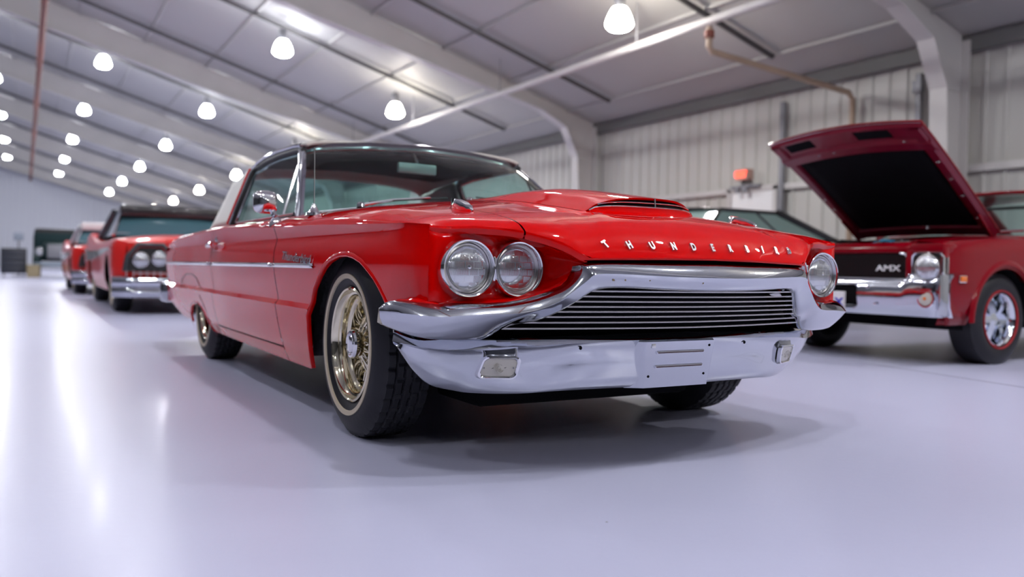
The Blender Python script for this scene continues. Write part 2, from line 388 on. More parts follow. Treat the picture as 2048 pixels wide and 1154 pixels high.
def wire_wheel(par, x, y, side, steer=0):
    w = link('wheel', TIRE, None, par, (x, y, .343), (0, 0, PI if side < 0 else 0)); w.rotation_euler[2] += steer
    w['label'] = 'thin cream-walled tire with a gold-toned wire wheel'
    link('whitewall_band', WW, None, w); link('rim', RIM, None, w); link('hub', HUBM, None, w); link('hub_cap', CAPM, None, w)
    for k in range(13):
        for j, sm in enumerate((SP, SP2, SP3, SP4)):
            o = link('spoke', sm, None, w, None, (0, 2*PI*(k+j*.25)/13, 0))
    return w

# ---------------------------------------------------------------- red hardtop
car = thing('hardtop_car', 'bright red classic hardtop with chrome grille surround and quad headlights, nearest the camera', 'car')
Wt = tab((.95, .84), (.77, .86), (.737, .884), (.731, .892), (.716, .902), (.685, .909), (.6, .915), (.3, .925), (0, .925), (-.5, .93), (-1.2, .935), (-2, .94), (-3, .934), (-3.8, .943), (-4.15, .938), (-4.28, .925))
dt = tab((.15, .095), (.20, .075), (.25, .055), (.30, .04), (.38, .022), (.44, .012), (.455, .008), (.475, .024), (.50, .022), (.55, .012), (.60, .004), (.632, 0), (.66, 0), (.70, .004), (.745, .016), (.752, .016))
zst = tab((.95, .745), (.80, .757), (.65, .767), (.32, .774), (-.15, .789), (-.77, .801), (-1.3, .818), (-1.94, .838), (-2.49, .832), (-3.58, .810), (-4.0, .77), (-4.28, .70))
zct = tab((1.02, .738), (.93, .772), (.85, .797), (.75, .82), (.65, .838), (.45, .868), (.2, .902), (0, .923), (-.3, .941), (-.5, .948), (-.9, .955), (-1.1, .955))
kt = tab((1.02, .05), (.8, .046), (.6, .046), (.3, .052), (0, .068), (-.4, .086), (-.8, .087), (-1.1, .088))
zcr = tab((-1.1, .862), (-2.3, .865), (-3, .862), (-3.6, .845), (-4.0, .81), (-4.28, .74))
xft = tab((0, .996), (.2, .99), (.467, .95), (.478, .943), (.498, .931), (.53, .912), (.563, .889), (.623, .842), (.666, .813), (.752, .774), (.825, .745), (.87, .739), (.90, .736), (.93, .735))
zft = tab((0, .679), (.2, .677), (.467, .671), (.478, .682), (.498, .698), (.53, .715), (.563, .729), (.623, .748), (.666, .755), (.752, .760), (.825, .755), (.87, .758), (.93, .760))
def ss(t): t = max(0, min(1, t)); return t*t*(3-2*t)
def SY(x, z):
    d = ip(z, dt); zs = ip(x, zst)
    if z > .752: d = .016*(1-min(1, (z-.752)/max(.004, zs-.752)))
    if z > .70: d = d*(1-ss((x-.40)/.25))+.004*ss((x-.40)/.25)
    return ip(x, Wt)-d
def zbase(x, y):
    y = abs(y)
    if x > -1.1:
        z = ip(x, zct)-ip(x, kt)*(y/.8)**1.6
        yb = .20+max(0, x-.55)*.55; z += .007*ss((yb-y)/.03)*ss((x+.3)/.5)
    else: z = ip(x, zcr)+.012*(1-(y/.8)**2)
    if y > .78:
        W = ip(x, Wt); zs = ip(x, zst); t = min(1, (y-.78)/(W-.78)); z = zs+(z-zs)*math.sqrt(max(0, 1-t*t))
    return z
def zt(x, y):
    y = abs(y); xf = ip(y, xft); z = zbase(x, y)
    if x > xf-.4:
        L = .040 if y < .5 else .025
        z -= (zbase(xf, y)-ip(y, zft))*math.exp(-max(0, xf-x)/L)
    return z
FA = tab((-.52, .191), (-.495, .20), (-.445, .28), (-.405, .36), (-.375, .43), (-.345, .485), (-.294, .539), (-.205, .590), (-.131, .626), (-.07, .648), (0, .662), (.06, .669), (.13, .669), (.20, .662), (.275, .645), (.335, .618), (.377, .593), (.415, .560), (.44, .53), (.468, .49))
RA = tab((-3.36, .15), (-3.33, .22), (-3.28, .28), (-3.18, .335), (-3.05, .362), (-2.9, .37), (-2.8, .350), (-2.70, .300), (-2.64, .25), (-2.58, .205), (-2.55, .17))
def zbot(x):
    if -.52 <= x <= .468: return ip(x, FA)
    if x > .468: return .49
    if -3.36 <= x <= -2.55: return ip(x, RA)
    if x < -3.36: return .235+.10*ss((-3.5-x)/.7)
    return .192+.012*ss((-x-.5)/2)
ZR = [.15, .20, .23, .25, .28, .30, .34, .38, .41, .44, .455, .475, .50, .525, .55, .575, .60, .616, .632, .66, .68, .70, .725, .745, .752]
def stations(x0, x1, extra=()):
    n = max(3, int(abs(x1-x0)/.03)); xs = lin(x0, x1, n)+[e for e in extra if x0 < e < x1]
    return sorted(set(round(q, 4) for q in xs))
def side_grid(x0, x1, s, zlo=0, zhi=9):
    xs = stations(x0, x1, FA[0]+RA[0]+[.469, -2.549, -3.361, -.521]); P = []
    for x in xs:
        zb = max(zbot(x), zlo); zs = min(ip(x, zst), zhi); row = []
        for z in ZR+[zs-.012, zs-.004, zs]:
            z = min(max(z, zb), zs); row.append((x, s*SY(x, z), z))
        P.append(row)
    return P
def top_strip(x0, x1, s, y0, y1f, n=10, front=False):
    P = []
    for u in lin(0, 1, max(3, int((x1-x0)/.03))):
        row = []
        for v in lin(0, 1, n):
            xm = x0+(x1-x0)*u; W = ip(xm, Wt); y1 = W; t = 1-(1-v)**2 if not front else v
            y = y0+(y1-y0)*(math.sin(v*PI/2)**.8 if v > 0 else 0)
            xx = x0+(ip(y, xft)-x0)*u if front else xm
            if v == 1: row.append((xx, s*ip(xx, Wt), ip(xx, zst) if not (front and u > .98) else ip(xx, zst)))
            else: row.append((xx, s*y, zt(xx, y)))
        P.append(row)
    return P
def lip_strip(ya, yb, s, drop=.023, back=.014):
    P = []
    for y in lin(ya, yb, 28):
        x, z = ip(abs(y), xft), ip(abs(y), zft)
        dr = .007+(drop-.007)*ss((abs(y)-.455)/.03)
        P.append([(x, s*y, z), (x+.002*(dr/drop), s*y, z-.3*dr), (x-.006*(dr/drop), s*y, z-dr), (x-back-.03, s*y, z-dr+.004), (x-.10, s*y, z-.002)])
    return P
for s in (-1, 1):
    # front fender
    b_ = MB(); b_.grid(side_grid(-.853, .737, s)); b_.grid(top_strip(-.853, .737, s, .6225, None, front=True))
    b_.grid(lip_strip(.6225, .884, s))
    fe = b_.build('front_fender', RED, car, ang=38, merge=2e-4, solid=0)
    # rolled arch lip
    for nm, A, off in (('wheel_arch_lip', FA, 0), ('rear_wheel_arch_lip', RA, 0)):
        pts = list(zip(A[0], A[1])); P = []
        pts = [p for p in pts if p[1] > .195]
        for i, (x, z) in enumerate(pts):
            a = pts[max(i-1, 0)]; c = pts[min(i+1, len(pts)-1)]; t = Vector((c[0]-a[0], 0, c[1]-a[1])).normalized(); nn = Vector((-t.z, 0, t.x))
            y = SY(x, z)
            q = [(.016, .0005), (.011, .003), (.003, .005), (-.002, .004), (-.004, 0), (-.003, -.014)]
            P.append([(x+nn.x*a_, s*(y+b2), z+nn.z*a_) for a_, b2 in q])
        MB().grid(P).build('wheel_arch_lip', RED, fe if A is FA else car, ang=60)
    # door
    b_ = MB(); b_.grid(side_grid(-2.325, -.862, s, zlo=.262)); b_.grid(top_strip(-2.325, -.862, s, .80, None)); 
    door = b_.build('door', RED, car, ang=38, merge=2e-4)
    # rocker panel under the door
    b_ = MB(); b_.grid(side_grid(-2.45, -.862, s, zhi=.256)); b_.build('rocker_panel', RED, car, ang=38)
    # rear quarter
    b_ = MB(); b_.grid(side_grid(-4.28, -2.334, s)); b_.grid(top_strip(-4.28, -2.334, s, .80, None))
    qp = b_.build('rear_quarter_panel', RED, car, ang=38, merge=2e-4)
    # fuel/skirt outline groove on the quarter: a thin recessed seam
    sk = [(-3.52, .44), (-3.47, .52), (-3.30, .555), (-3.05, .560), (-2.90, .535), (-2.82, .48), (-2.78, .42), (-2.68, .36), (-2.60, .27), (-2.57, .22)]
    MB().tube([(x, s*(SY(x, z)+.0005), z) for x, z in sk], .0022, 5).build('seam_gap', DARK, qp)
    # body-side trim
    for a, b2 in ((-.862, -.262), (-2.325, -.866), (-4.25, -2.334)):
        P = []
        for x in lin(a, b2, 20):
            y = SY(x, .625); h = .011
            P.append([(x, s*(y-.002), .632-h+.0), (x, s*(y+.006), .622), (x, s*(y+.010), .628), (x, s*(y+.003), .633), (x, s*(y+.008), .636), (x, s*(y+.005), .641), (x, s*(y-.003), .643)])
        MB().grid(P).build('side_trim', CHROME2, car, ang=25, solid=.002)
    # door handle
    h_ = MB(); yh = SY(-2.22, .735)
    h_.tube([(-2.16, s*(yh+.03), .742), (-2.20, s*(yh+.036), .745), (-2.30, s*(yh+.034), .738), (-2.36, s*(yh+.012), .733)], [.018, .018, .016, .009], 10)
    h_.tube([(-2.17, s*(yh-.01), .742), (-2.17, s*(yh+.03), .742)], .016, 10); h_.tube([(-2.33, s*(yh-.01), .735), (-2.33, s*(yh+.025), .735)], .010, 8)
    h_.build('door_handle', CHROME2, car)
    h_ = MB().lathe([(0, -.01), (.016, -.005), (.018, .01), (.012, .02), (0, .022)], 14, 'y', (-2.20, s*(yh+.0), .775)).build('lock_button', CHROME2, car)
# hood
def hood_grid(s0=-1, s1=1, ys=.6185, xb=-.80, n=45, m=64):
    P = []
    for y in lin(-ys, ys, n):
        xf = ip(abs(y), xft); row = []
        xbk = xb-.13*(abs(y)/.617)**2
        for u in lin(0, 1, m):
            u = 1-(1-u)**1.8; x = xbk+(xf-xbk)*u; row.append((x, y, zt(x, y)))
        P.append(row)
    return P
b_ = MB(); b_.grid(hood_grid()); b_.grid(lip_strip(-.6185, -.0, 1)); b_.grid(lip_strip(0, .6185, 1))
hood = b_.build('hood', RED, car, ang=50, merge=2e-4)
# dark inner structure closing gaps
m_ = MB(); m_.box((-1.8, 0, .45), (4.6, 1.22, .46)); m_.box((-1.6, 0, .285), (3.6, 1.30, .12))
m_.build('underbody', DARK, car, ang=0)
MB().box((.52, 0, .45), (.34, 1.13, .38)).build('radiator_core', DARK, car, ang=0)
MB().box((.30, -.10, .205), (.34, .95, .10), bev=.03).build('crossmember', DARK, car)
for s in (-1, 1):
    P = [[(x, s*.58, z), (x, s*(.855 if z < .5 else .895), z)] for x, z in [(-.50, .25), (-.47, .40), (-.40, .55), (-.26, .66), (-.05, .715), (.12, .72), (.30, .69), (.45, .61), (.54, .52), (.56, .42)]]
    MB().grid(P).build('wheel_well_liner', SPLASH, car, ang=60, solid=.004)
    MB().box((-.45, s*.70, .44), (.012, .22, .36)).build('splash_shield', SPLASH, car, ang=0)
    P = [[(x, s*.58, z), (x, s*.88, z)] for x, z in [(-3.36, .30), (-3.34, .45), (-3.2, .62), (-2.9, .72), (-2.6, .66), (-2.46, .5), (-2.42, .30)]]
    MB().grid(P).build('wheel_well_liner', SPLASH, car, ang=60, solid=.004)
    # body-gap backing: narrow dark strips behind the door gaps
    for x in (-.857, -2.330):
        MB().grid([[(x-.02, s*(SY(x, z)-.012), z), (x+.02, s*(SY(x, z)-.012), z)] for z in lin(.235, .785, 16)]).build('door_gap', DARK, car, ang=0)
    MB().bar((-2.40, s*(SY(-1.5, .25)-.012), .258), (-.80, s*(SY(-1.5, .25)-.012), .258), .004, .03).build('door_gap', DARK, car, ang=0)
    MB().grid([[(x, s*.612, zt(x, .612)-.008), (x, s*.630, zt(x, .630)-.008)] for x in lin(-.8, .74, 20)]).build('hood_gap', DARK, car, ang=0)
# cowl behind hood
P = [[(x, y, zt(x, y)-.004) for y in lin(-.80, .80, 24)] for x in lin(-1.08, -.78, 8)]
MB().grid(P).build('cowl_panel', RED, car, solid=.01)
# trunk and tail
P = [[(x, y, ip(x, zcr)+.012*(1-(y/.8)**2)-.001) for y in lin(-.80, .80, 20)] for x in lin(-4.27, -3.10, 14)]
MB().grid(P).build('trunk_lid', RED, car, solid=.01)
P = [[(-4.28+.02*(z < .4), y*.99, z) for z in (.33, .45, .6, .70, .745)] for y in lin(-.915, .915, 12)]
MB().grid(P).build('tail_panel', RED, car, solid=.01)
MB().box((-4.33, 0, .40), (.12, 1.92, .17), bev=.04).build('rear_bumper', CHROME, car)
for s in (-1, 1): MB().box((-4.29, s*.58, .60), (.04, .50, .13), bev=.015).build('tail_lamp', mat('red_lens', (.5, .01, .01), .2, 0, 1), car)

MB().grid([[(x_-.05, y, z) for x_, y, z in ((ip(abs(y), xft), y, .610), (ip(abs(y), xft), y, .676))] for y in lin(-.45, .45, 20)]).build('hood_gap', DARK, car, ang=0)
# hood scoop
SC = (.24,)
def sc_x(y): return .690-1.35*y*y
def sc_h(x, y):
    w = .242; xm = sc_x(y); e = max(0, 1-(abs(y)/w)**3.2)
    return .051*e*ss((x+.55)/(.9))
P = []
for y in lin(-.242, .242, 36):
    row = []
    for u in lin(0, 1, 30):
        x = -.5+(sc_x(y)+.5)*u; row.append((x, y, zt(x, y)+sc_h(x, y)+.001))
    # front fold back under
    x = sc_x(y); row.append((x-.004, y, zt(x, y)+max(.001, sc_h(x, y)-.005))); row.append((x-.012, y, zt(x, y)+max(.001, sc_h(x, y)-.006)))
    P.append(row)
scp = MB().grid(P).build('hood_scoop', RED, car, ang=50)
P = [[(sc_x(y)-.004, y, zt(sc_x(y), y)+.004), (sc_x(y)-.016, y, zt(sc_x(y), y)+max(.004, sc_h(sc_x(y), y)-.004))] for y in lin(-.225, .225, 20)]
MB().grid(P).build('scoop_opening', DARK, scp, ang=0)
lo = [(sc_x(y)+.006, y, zt(sc_x(y), y)+.002+.016*(1-(abs(y)/.236)**5)) for y in lin(-.232, .232, 30)]
MB().tube(lo, .0038, 8).build('scoop_lower_trim', CHROME2, scp)
P = [[(sc_x(y)+.012, y, zt(sc_x(y)+.012, y)+.0), (sc_x(y)+.006, y, zt(sc_x(y), y)+.001+.016*(1-(abs(y)/.236)**5)), (sc_x(y)-.01, y, zt(sc_x(y), y)+.001+.016*(1-(abs(y)/.236)**5))] for y in lin(-.232, .232, 30)]
MB().grid(P).build('scoop_lower_lip', RED, scp)
MB().tube([(sc_x(y)+.0, y, zt(sc_x(y), y)+.034*max(.6, 1-(abs(y)/.26)**4)) for y in lin(-.205, .205, 24)], .0024, 8).build('scoop_blade', CHROME2, scp)
MB().tube([(sc_x(0)+.004, 0, zt(.69, 0)+.016), (sc_x(0)+.0, 0, zt(.69, 0)+.050)], .0026, 6).build('scoop_divider', CHROME2, scp)

# nose around the headlights
T = [(.620, .993, .505), (.656, .974, .533), (.715, .908, .531), (.761, .835, .530), (.798, .743, .531), (.820, .679, .534), (.843, .623, .543), (.866, .578, .556), (.898, .521, .581), (.915, .495, .604), (.929, .473, .637), (.941, .455, .657), (.985, .2, .660), (1.0, 0, .661)]
R = [(.640, .999, .502), (.736, .948, .497), (.805, .880, .491), (.828, .827, .495), (.851, .746, .499), (.877, .660, .502), (.900, .610, .512), (.914, .581, .523), (.933, .543, .543), (.950, .502, .578), (.966, .465, .608), (.979, .434, .626), (1.03, .2, .618), (1.043, 0, .616)]
B = [(.634, .985, .462), (.700, .926, .434), (.741, .858, .423), (.757, .778, .420), (.762, .712, .421), (.768, .675, .437), (.788, .643, .460), (.825, .594, .475), (.858, .552, .487), (.900, .499, .522), (.929, .456, .556), (.959, .409, .588), (1.012, .2, .580), (1.024, 0, .578)]
Ly = [.884, .86, .835, .79, .743, .70, .679, .65, .623, .60, .578, .55, .521, .50, .485, .473, .465, .458]
Tt = tab(*[(p[1], p[2]) for p in T]); Txt = tab(*[(p[1], p[0]) for p in T])
xmid = tab((.95, .700), (.884, .737), (.86, .744), (.77, .748), (.68, .748), (.62, .742), (.58, .740), (.52, .742), (.505, .760), (.487, .83), (.47, .905), (.45, .935))
for s in (-1, 1):
    P = []
    for y in Ly:
        zu = ip(y, zft)-.014; zl = ip(y, Tt)-.006; xu = ip(y, xft)-.012; xl = ip(y, Txt)-.012; xm = ip(y, xmid); row = []
        if y > .87: xu = .737; xl = .737
        for v in [0, .015, .04, .08, .14, .2, .3, .4, .5, .6, .7, .8, .86, .91, .95, .98, 1]:
            e = abs(2*v-1)**14; xe = xu*(1-v)+xl*v
            row.append((xm*(1-e)+xe*e, s*y, zu*(1-v)+zl*v))
        P.append(row)
    MB().grid(P).build('headlight_surround', RED, car, ang=60, solid=.004)
    # little flare above the bumper wing
    MB().tube([(.52, s*.895, .500), (.60, s*.915, .517), (.70, s*.900, .520), (.76, s*.86, .520)], [.004, .02, .022, .008], 10).build('fender_flare', RED, car)
# upper bumper
def dense(rows, k=4):
    out = []
    for r in rows:
        r = [Vector(p) for p in r]; q = []
        for i in range(len(r)-1):
            p0, p1, p2, p3 = r[max(i-1, 0)], r[i], r[i+1], r[min(i+2, len(r)-1)]
            for j in range(k):
                t = j/k; q.append(.5*((2*p1)+(-p0+p2)*t+(2*p0-5*p1+4*p2-p3)*t*t+(-p0+3*p1-3*p2+p3)*t**3))
        q.append(r[-1]); out.append(q)
    return out
def mirror_full(rows): return [[Vector((p[0], -p[1], p[2])) for p in r]+[Vector((p[0], p[1], p[2])) for p in r[::-1]][1:] for r in rows]
T_, R_, B_ = dense([T, R, B])
def smooth(r, it=5):
    for _ in range(it): r = [r[0]]+[(r[i-1]+r[i]*2+r[i+1])/4 for i in range(1, len(r)-1)]+[r[-1]]
    return r
T_, R_, B_ = smooth(T_, 2), smooth(R_, 3), smooth(B_, 4)
rows_ = []
n = len(T_)
back_t = [Vector((p.x-.05, p.y-.02*ss((p.y-.45)/.3), p.z-.004)) for p in T_]
bev1 = [T_[i].lerp(R_[i], .35)+Vector((.004, 0, .006)) for i in range(n)]
bev2 = [T_[i].lerp(R_[i], .72)+Vector((.004, .0, .006)) for i in range(n)]
def bulgev(i):  # outward direction for the face
    t = i/(n-1); return Vector((.006, .006*(1-t), 0))
mid1 = [R_[i].lerp(B_[i], .12)+Vector((.001, 0, -.002)) for i in range(n)]
mid2 = [R_[i].lerp(B_[i], .5)+bulgev(i)*.7 for i in range(n)]
mid3 = [R_[i].lerp(B_[i], .88)+bulgev(i)*.3 for i in range(n)]
Bi = [p+Vector((-.012, -.002, -.004)) for p in B_]
Bb = [Vector((p.x-.07, p.y-.01*ss((p.y-.4)/.3), p.z+(.0 if p.y > .5 else -.0))) for p in B_]
ub = MB().grid(mirror_full([back_t, T_, bev1, bev2, R_, mid1, mid2, mid3, B_, Bi, Bb]))
for s in (-1, 1):
    tip = [Vector((r[0].x, s*r[0].y, r[0].z)) for r in (back_t, T_, bev1, bev2, R_, mid1, mid2, mid3, B_, Bi, Bb)]
    ub.add(tip, [tuple(range(len(tip)))])
UB = ub.build('upper_bumper', CHROME, car, ang=32)
for y, w, h in ((-.385, .020, .006), (-.395+.045, .012, .005), (-.27, .014, .004), (-.08, .012, .005)):
    x = ip(abs(y), tab(*[(p.y, p.x) for p in R_[::-1]])); b2 = ip(abs(y), tab(*[(p.y, p.x) for p in B_[::-1]]))
    zz = .606 if y < -.2 else .600
    o = MB().box((0, 0, 0), (.0015, w, h), bev=.0007).build('stain', STAIN, UB, loc=((x+b2)/2+.004, y, zz), rot=(0, .35, .12))
# grille
oy, oz = tab(*[(p.z, p.y) for p in B_ if p.z > .425 and p.y > .40]), None
zs_ = [.571, .5545, .5385, .522, .506, .489, .470, .450]
gr = MB()
P = []
for z in lin(.405, .585, 6):
    ym = ip(max(z, .431), oy)+.004
    P.append([(.76+.60*(z-.42)-.14*(abs(y)/.7)**2, y, z) for y in lin(-ym, ym, 12)])
GR = MB().grid(P).build('grille', DARK, car, ang=0)
for i, z in enumerate(zs_):
    ye = ip(z, oy)+.012
    xc = 1.000-(.571-z)*1.05; xe = ip(ye, tab(*[(p.y, p.x) for p in B_[::-1]]))-.014
    for_y = lin(-ye, ye, 41)
    P = []
    for y in for_y:
        x = xc-(xc-xe)*(abs(y)/ye)**1.7
        P.append([(x-.020, y, z+.0018), (x-.0015, y, z+.0024), (x, y, z), (x-.0015, y, z-.0024), (x-.020, y, z-.0005)])
    o = MB().grid(P).build('slat', DULLCH, GR, ang=50)
# lower bumper
Tl = [(.570, .925, .446), (.610, .872, .436), (.650, .817, .425), (.684, .752, .415), (.716, .685, .415), (.752, .542, .420), (.774, .387, .424), (.790, .203, .428), (.795, 0, .430)]
Rl = [(.590, .935, .405), (.653, .870, .391), (.699, .792, .383), (.728, .729, .385), (.754, .665, .391), (.787, .538, .397), (.807, .400, .401), (.826, .242, .406), (.836, 0, .411)]
Bl = [(.570, .918, .392), (.572, .892, .355), (.575, .855, .306), (.582, .804, .263), (.612, .736, .245), (.650, .682, .239), (.715, .559, .239), (.769, .399, .248), (.800, 0, .248)]
Tl_, Rl_, Bl_ = dense([Tl, Rl, Bl]); n = len(Tl_)
tb = [Vector((p.x-.05, p.y-.015*ss((p.y-.4)/.3), p.z)) for p in Tl_]
l0 = [p+Vector((.012, 0, .0)) for p in Tl_]
l1 = [Tl_[i].lerp(Rl_[i], .55)+Vector((.007, 0, .004)) for i in range(n)]
l2 = [Rl_[i].lerp(Bl_[i], .07)+Vector((-.006, -.003, 0)) for i in range(n)]
l3 = [Rl_[i].lerp(Bl_[i], .18)+Vector((-.009, -.004, 0)) for i in range(n)]
l4 = [Rl_[i].lerp(Bl_[i], .45)+Vector((.000, .001, 0)) for i in range(n)]
l5 = [Rl_[i].lerp(Bl_[i], .75)+Vector((.012, .006, 0)) for i in range(n)]
l6 = [Rl_[i].lerp(Bl_[i], .93)+Vector((.008, .004, 0)) for i in range(n)]
bb = [Vector((p.x-.03, p.y-.01, p.z-.003)) for p in Bl_]; bb2 = [Vector((p.x-.09, p.y-.03, p.z+.02)) for p in Bl_]
rws = [tb, Tl_, l0, l1, Rl_, l2, l3, l4, l5, l6, Bl_, bb, bb2]
for r in rws:   # both halves meet on the centre line
    r[-1] = Vector((r[-1].x, 0, r[-1].z))
lb = MB().grid(mirror_full(rws))
for s in (-1, 1):
    tip = [Vector((r[0].x, s*r[0].y, r[0].z)) for r in rws]; lb.add(tip, [tuple(range(len(tip)))])
LB = lb.build('lower_bumper', CHROME, car, ang=32)
def lbx(y, z):  # x of the lower bumper face
    y = abs(y)
    xr = ip(y, tab(*[(p.y, p.x) for p in Rl_[::-1]])); xb = ip(y, tab(*[(p.y, p.x) for p in Bl_[::-1]]))
    zr = ip(y, tab(*[(p.y, p.z) for p in Rl_[::-1]])); zb = ip(y, tab(*[(p.y, p.z) for p in Bl_[::-1]]))
    t = max(0, min(1, (zr-z)/(zr-zb))); return xr+(xb-xr)*t+ip(t, ([0, .07, .18, .45, .75, .93, 1], [0, -.006, -.009, 0, .012, .008, 0]))
# licence plate recess panel
pl = MB()
F1 = [(.846, -.150, .402), (.846, .150, .402), (.822, .138, .247), (.822, -.138, .247)]
Bk = [(.80, -.185, .40), (.80, .185, .40), (.775, .185, .245), (.775, -.185, .245)]
pl.add(F1+Bk, [(0, 1, 2, 3), (0, 3, 7, 4), (1, 5, 6, 2), (0, 4, 5, 1), (3, 2, 6, 7)])
PL = pl.build('plate_panel', CHROME, car, ang=0)
for z, w in ((.366, .205), (.318, .205)):
    x = .822+(z-.247)/(.402-.247)*.024
    MB().tube([(x+.001, -w/2+.0, z), (x+.001, w/2, z)], .0055, 8).build('slot_rib', CHROME2, PL)
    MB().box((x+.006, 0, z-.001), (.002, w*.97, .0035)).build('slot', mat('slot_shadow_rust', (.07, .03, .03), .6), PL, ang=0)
for y, z in ((-.118, .385), (.128, .385), (-.125, .286), (.118, .286)):
    x = .822+(z-.247)/(.402-.247)*.024
    MB().lathe([(.0045, 0), (.0045, .001), (0, .001)], 10, 'x', (x+.0003, y, z)).build('screw_hole', DARK, PL, ang=0)
MB().box((.8445, -.118, .388), (.004, .016, .014), bev=.001).build('square_nut', SILVER, PL)
for y in (-.38, .33):
    MB().lathe([(.006, 0), (.006, .001), (0, .001)], 10, 'x', (lbx(y, .386)+.002, y, .386)).build('bolt_hole', DARK, LB, ang=0)
# parking lights
for s in (-1, 1):
    y0, y1, za, zb_ = .582, .690, .358, .292
    def q(y, z, o=0):
        return Vector((lbx(y, z)+o+.003, s*y, z))
    cor = []
    for (cy_, cz_, a0) in ((y0+.018, zb_+.016, 270), (y0+.018-.004, za-.016, 180), (y1-.018-.004, za-.016, 90), (y1-.018, zb_+.016, 0)):
        for j in range(5):
            a = math.radians(a0-j*90/4 + (0)); cor.append((cy_+.018*math.cos(a), cz_+.016*math.sin(a)))
    cor = [(y+.001*((z-.327)/.035)*(-1), z) for y, z in cor]
    cyy, czz = (y0+y1)/2, (za+zb_)/2
    def ring(k, o): return [q(cyy+(y-cyy)*k, czz+(z-czz)*(1-(1-k)*1.5), o) for y, z in cor]
    MB().grid([ring(1.10, -.012), ring(1.06, .004), ring(.98, .006), ring(.92, .003), ring(.90, -.002)], closed=True).build('parking_light', WHITE if False else CHROME2, car, ang=30)
    pk = [o for o in COL.objects if o.name.startswith('parking_light')][-1]
    P = [ring(k, -.001+(.003*(1-k))) for k in (.90, .7, .5, .3, .1)]
    MB().grid(P, closed=True).add(P[-1], [tuple(range(20))]).build('lens', PARKL, pk, ang=40)
    for rr in (.006, .011, .016):
        c_ = q(cyy, czz, .0035)
        MB().tube([(c_.x+.0, c_.y+rr*math.cos(a), c_.z+rr*math.sin(a)) for a in lin(0, 2*PI, 20)], .0012, 5, cap=False).build('lens_ring', PARKL, pk)
    for dy in (-.043, .043):
        c_ = q(cyy+dy, czz, .001); MB().lathe([(0, .0), (.003, .001), (0, .003)], 8, 'x', c_).build('lens_screw', GREY, pk)

# headlights
LENSM = bpy.data.materials.new('fluted_headlamp_glass'); LENSM.use_nodes = True
nt = LENSM.node_tree; b = nt.nodes['Principled BSDF']
b.inputs['Base Color'].default_value = (.62, .64, .66, 1); b.inputs['Metallic'].default_value = .85; b.inputs['Roughness'].default_value = .16
b.inputs['Coat Weight'].default_value = 1; b.inputs['Coat Roughness'].default_value = .02
tc = nt.nodes.new('ShaderNodeTexCoord'); sx_ = nt.nodes.new('ShaderNodeSeparateXYZ'); nt.links.new(tc.outputs['Object'], sx_.inputs[0])
def mth(op, a, b2=None):
    n_ = nt.nodes.new('ShaderNodeMath'); n_.operation = op
    for i, v in enumerate((a, b2)):
        if v is None: continue
        if isinstance(v, (int, float)): n_.inputs[i].default_value = v
        else: nt.links.new(v, n_.inputs[i])
    return n_.outputs[0]
yv = sx_.outputs[1]; zv = sx_.outputs[2]
fl = mth('ABSOLUTE', mth('SINE', mth('MULTIPLY', yv, 900.)))                   # vertical flutes
br = nt.nodes.new('ShaderNodeTexBrick'); br.inputs['Scale'].default_value = 1; br.inputs['Brick Width'].default_value = .030; br.inputs['Row Height'].default_value = .021
br.inputs['Mortar Size'].default_value = .0011; br.inputs['Color1'].default_value = (1, 1, 1, 1); br.inputs['Color2'].default_value = (.55, .55, .55, 1); br.inputs['Mortar'].default_value = (0, 0, 0, 1)
cb = nt.nodes.new('ShaderNodeCombineXYZ'); nt.links.new(yv, cb.inputs[0]); nt.links.new(zv, cb.inputs[1]); nt.links.new(cb.outputs[0], br.inputs['Vector'])
hh = mth('ADD', mth('MULTIPLY', fl, mth('GREATER_THAN', br.outputs['Color'], .7)), mth('MULTIPLY', br.outputs['Color'], 1.2))
bp = nt.nodes.new('ShaderNodeBump'); bp.inputs['Strength'].default_value = .8; bp.inputs['Distance'].default_value = .0012
nt.links.new(hh, bp.inputs['Height']); nt.links.new(bp.outputs[0], b.inputs['Normal'])
def headlamp(par, x, y, z, rl=.071):
    # black well, steel ring, fluted lens
    rg = MB().lathe([(rl+.001, -.012), (rl+.004, -.002), (rl+.0035, .003), (rl-.002, .005), (rl-.005, .002), (rl-.005, -.004)], 48, 'x').build('retaining_ring', DULLCH, par, loc=(x, y, z))
    prof = [(rl-.004, .0)]+[((rl-.004)*math.cos(a), .020*math.sin(a)) for a in lin(.12, PI/2-.001, 10)]
    ln = MB().lathe(prof, 48, 'x').build('headlight_lens', LENSM, par, loc=(x, y, z), ang=60)
    MB().lathe([(0, -.004), (.010, -.002), (.012, .002), (.006, .008), (0, .009)], 16, 'x').build('bulb_shield', CHROME2, par, loc=(x+.012, y, z+.004))
    return ln
for s in (-1, 1):
    c1 = (.772, .770, .633); c2 = (.772, .5985, .633)
    bz = MB()
    for (x, y, z), ro in ((c1, .088), (c2, .0865)):
        bz.lathe([(ro+.003, -.06), (ro+.001, -.010), (ro, .006), (ro-.003, .010), (ro-.007, .009), (ro-.010, .002), (ro-.014, -.020)], 64, 'x', (x, s*y, z))
    bz.box((.768, s*.684, .633), (.022, .010, .075), bev=.004)
    BZ = bz.build('headlight_bezel', CHROME2, car, ang=35)
    for (x, y, z) in (c1, c2):
        MB().lathe([(.084, -.004), (.0795, -.022), (.074, -.026), (.0, -.028)], 40, 'x', (x, s*y, z)).build('bezel_well', DARK, BZ)
        headlamp(BZ, x-.012, s*y, z)
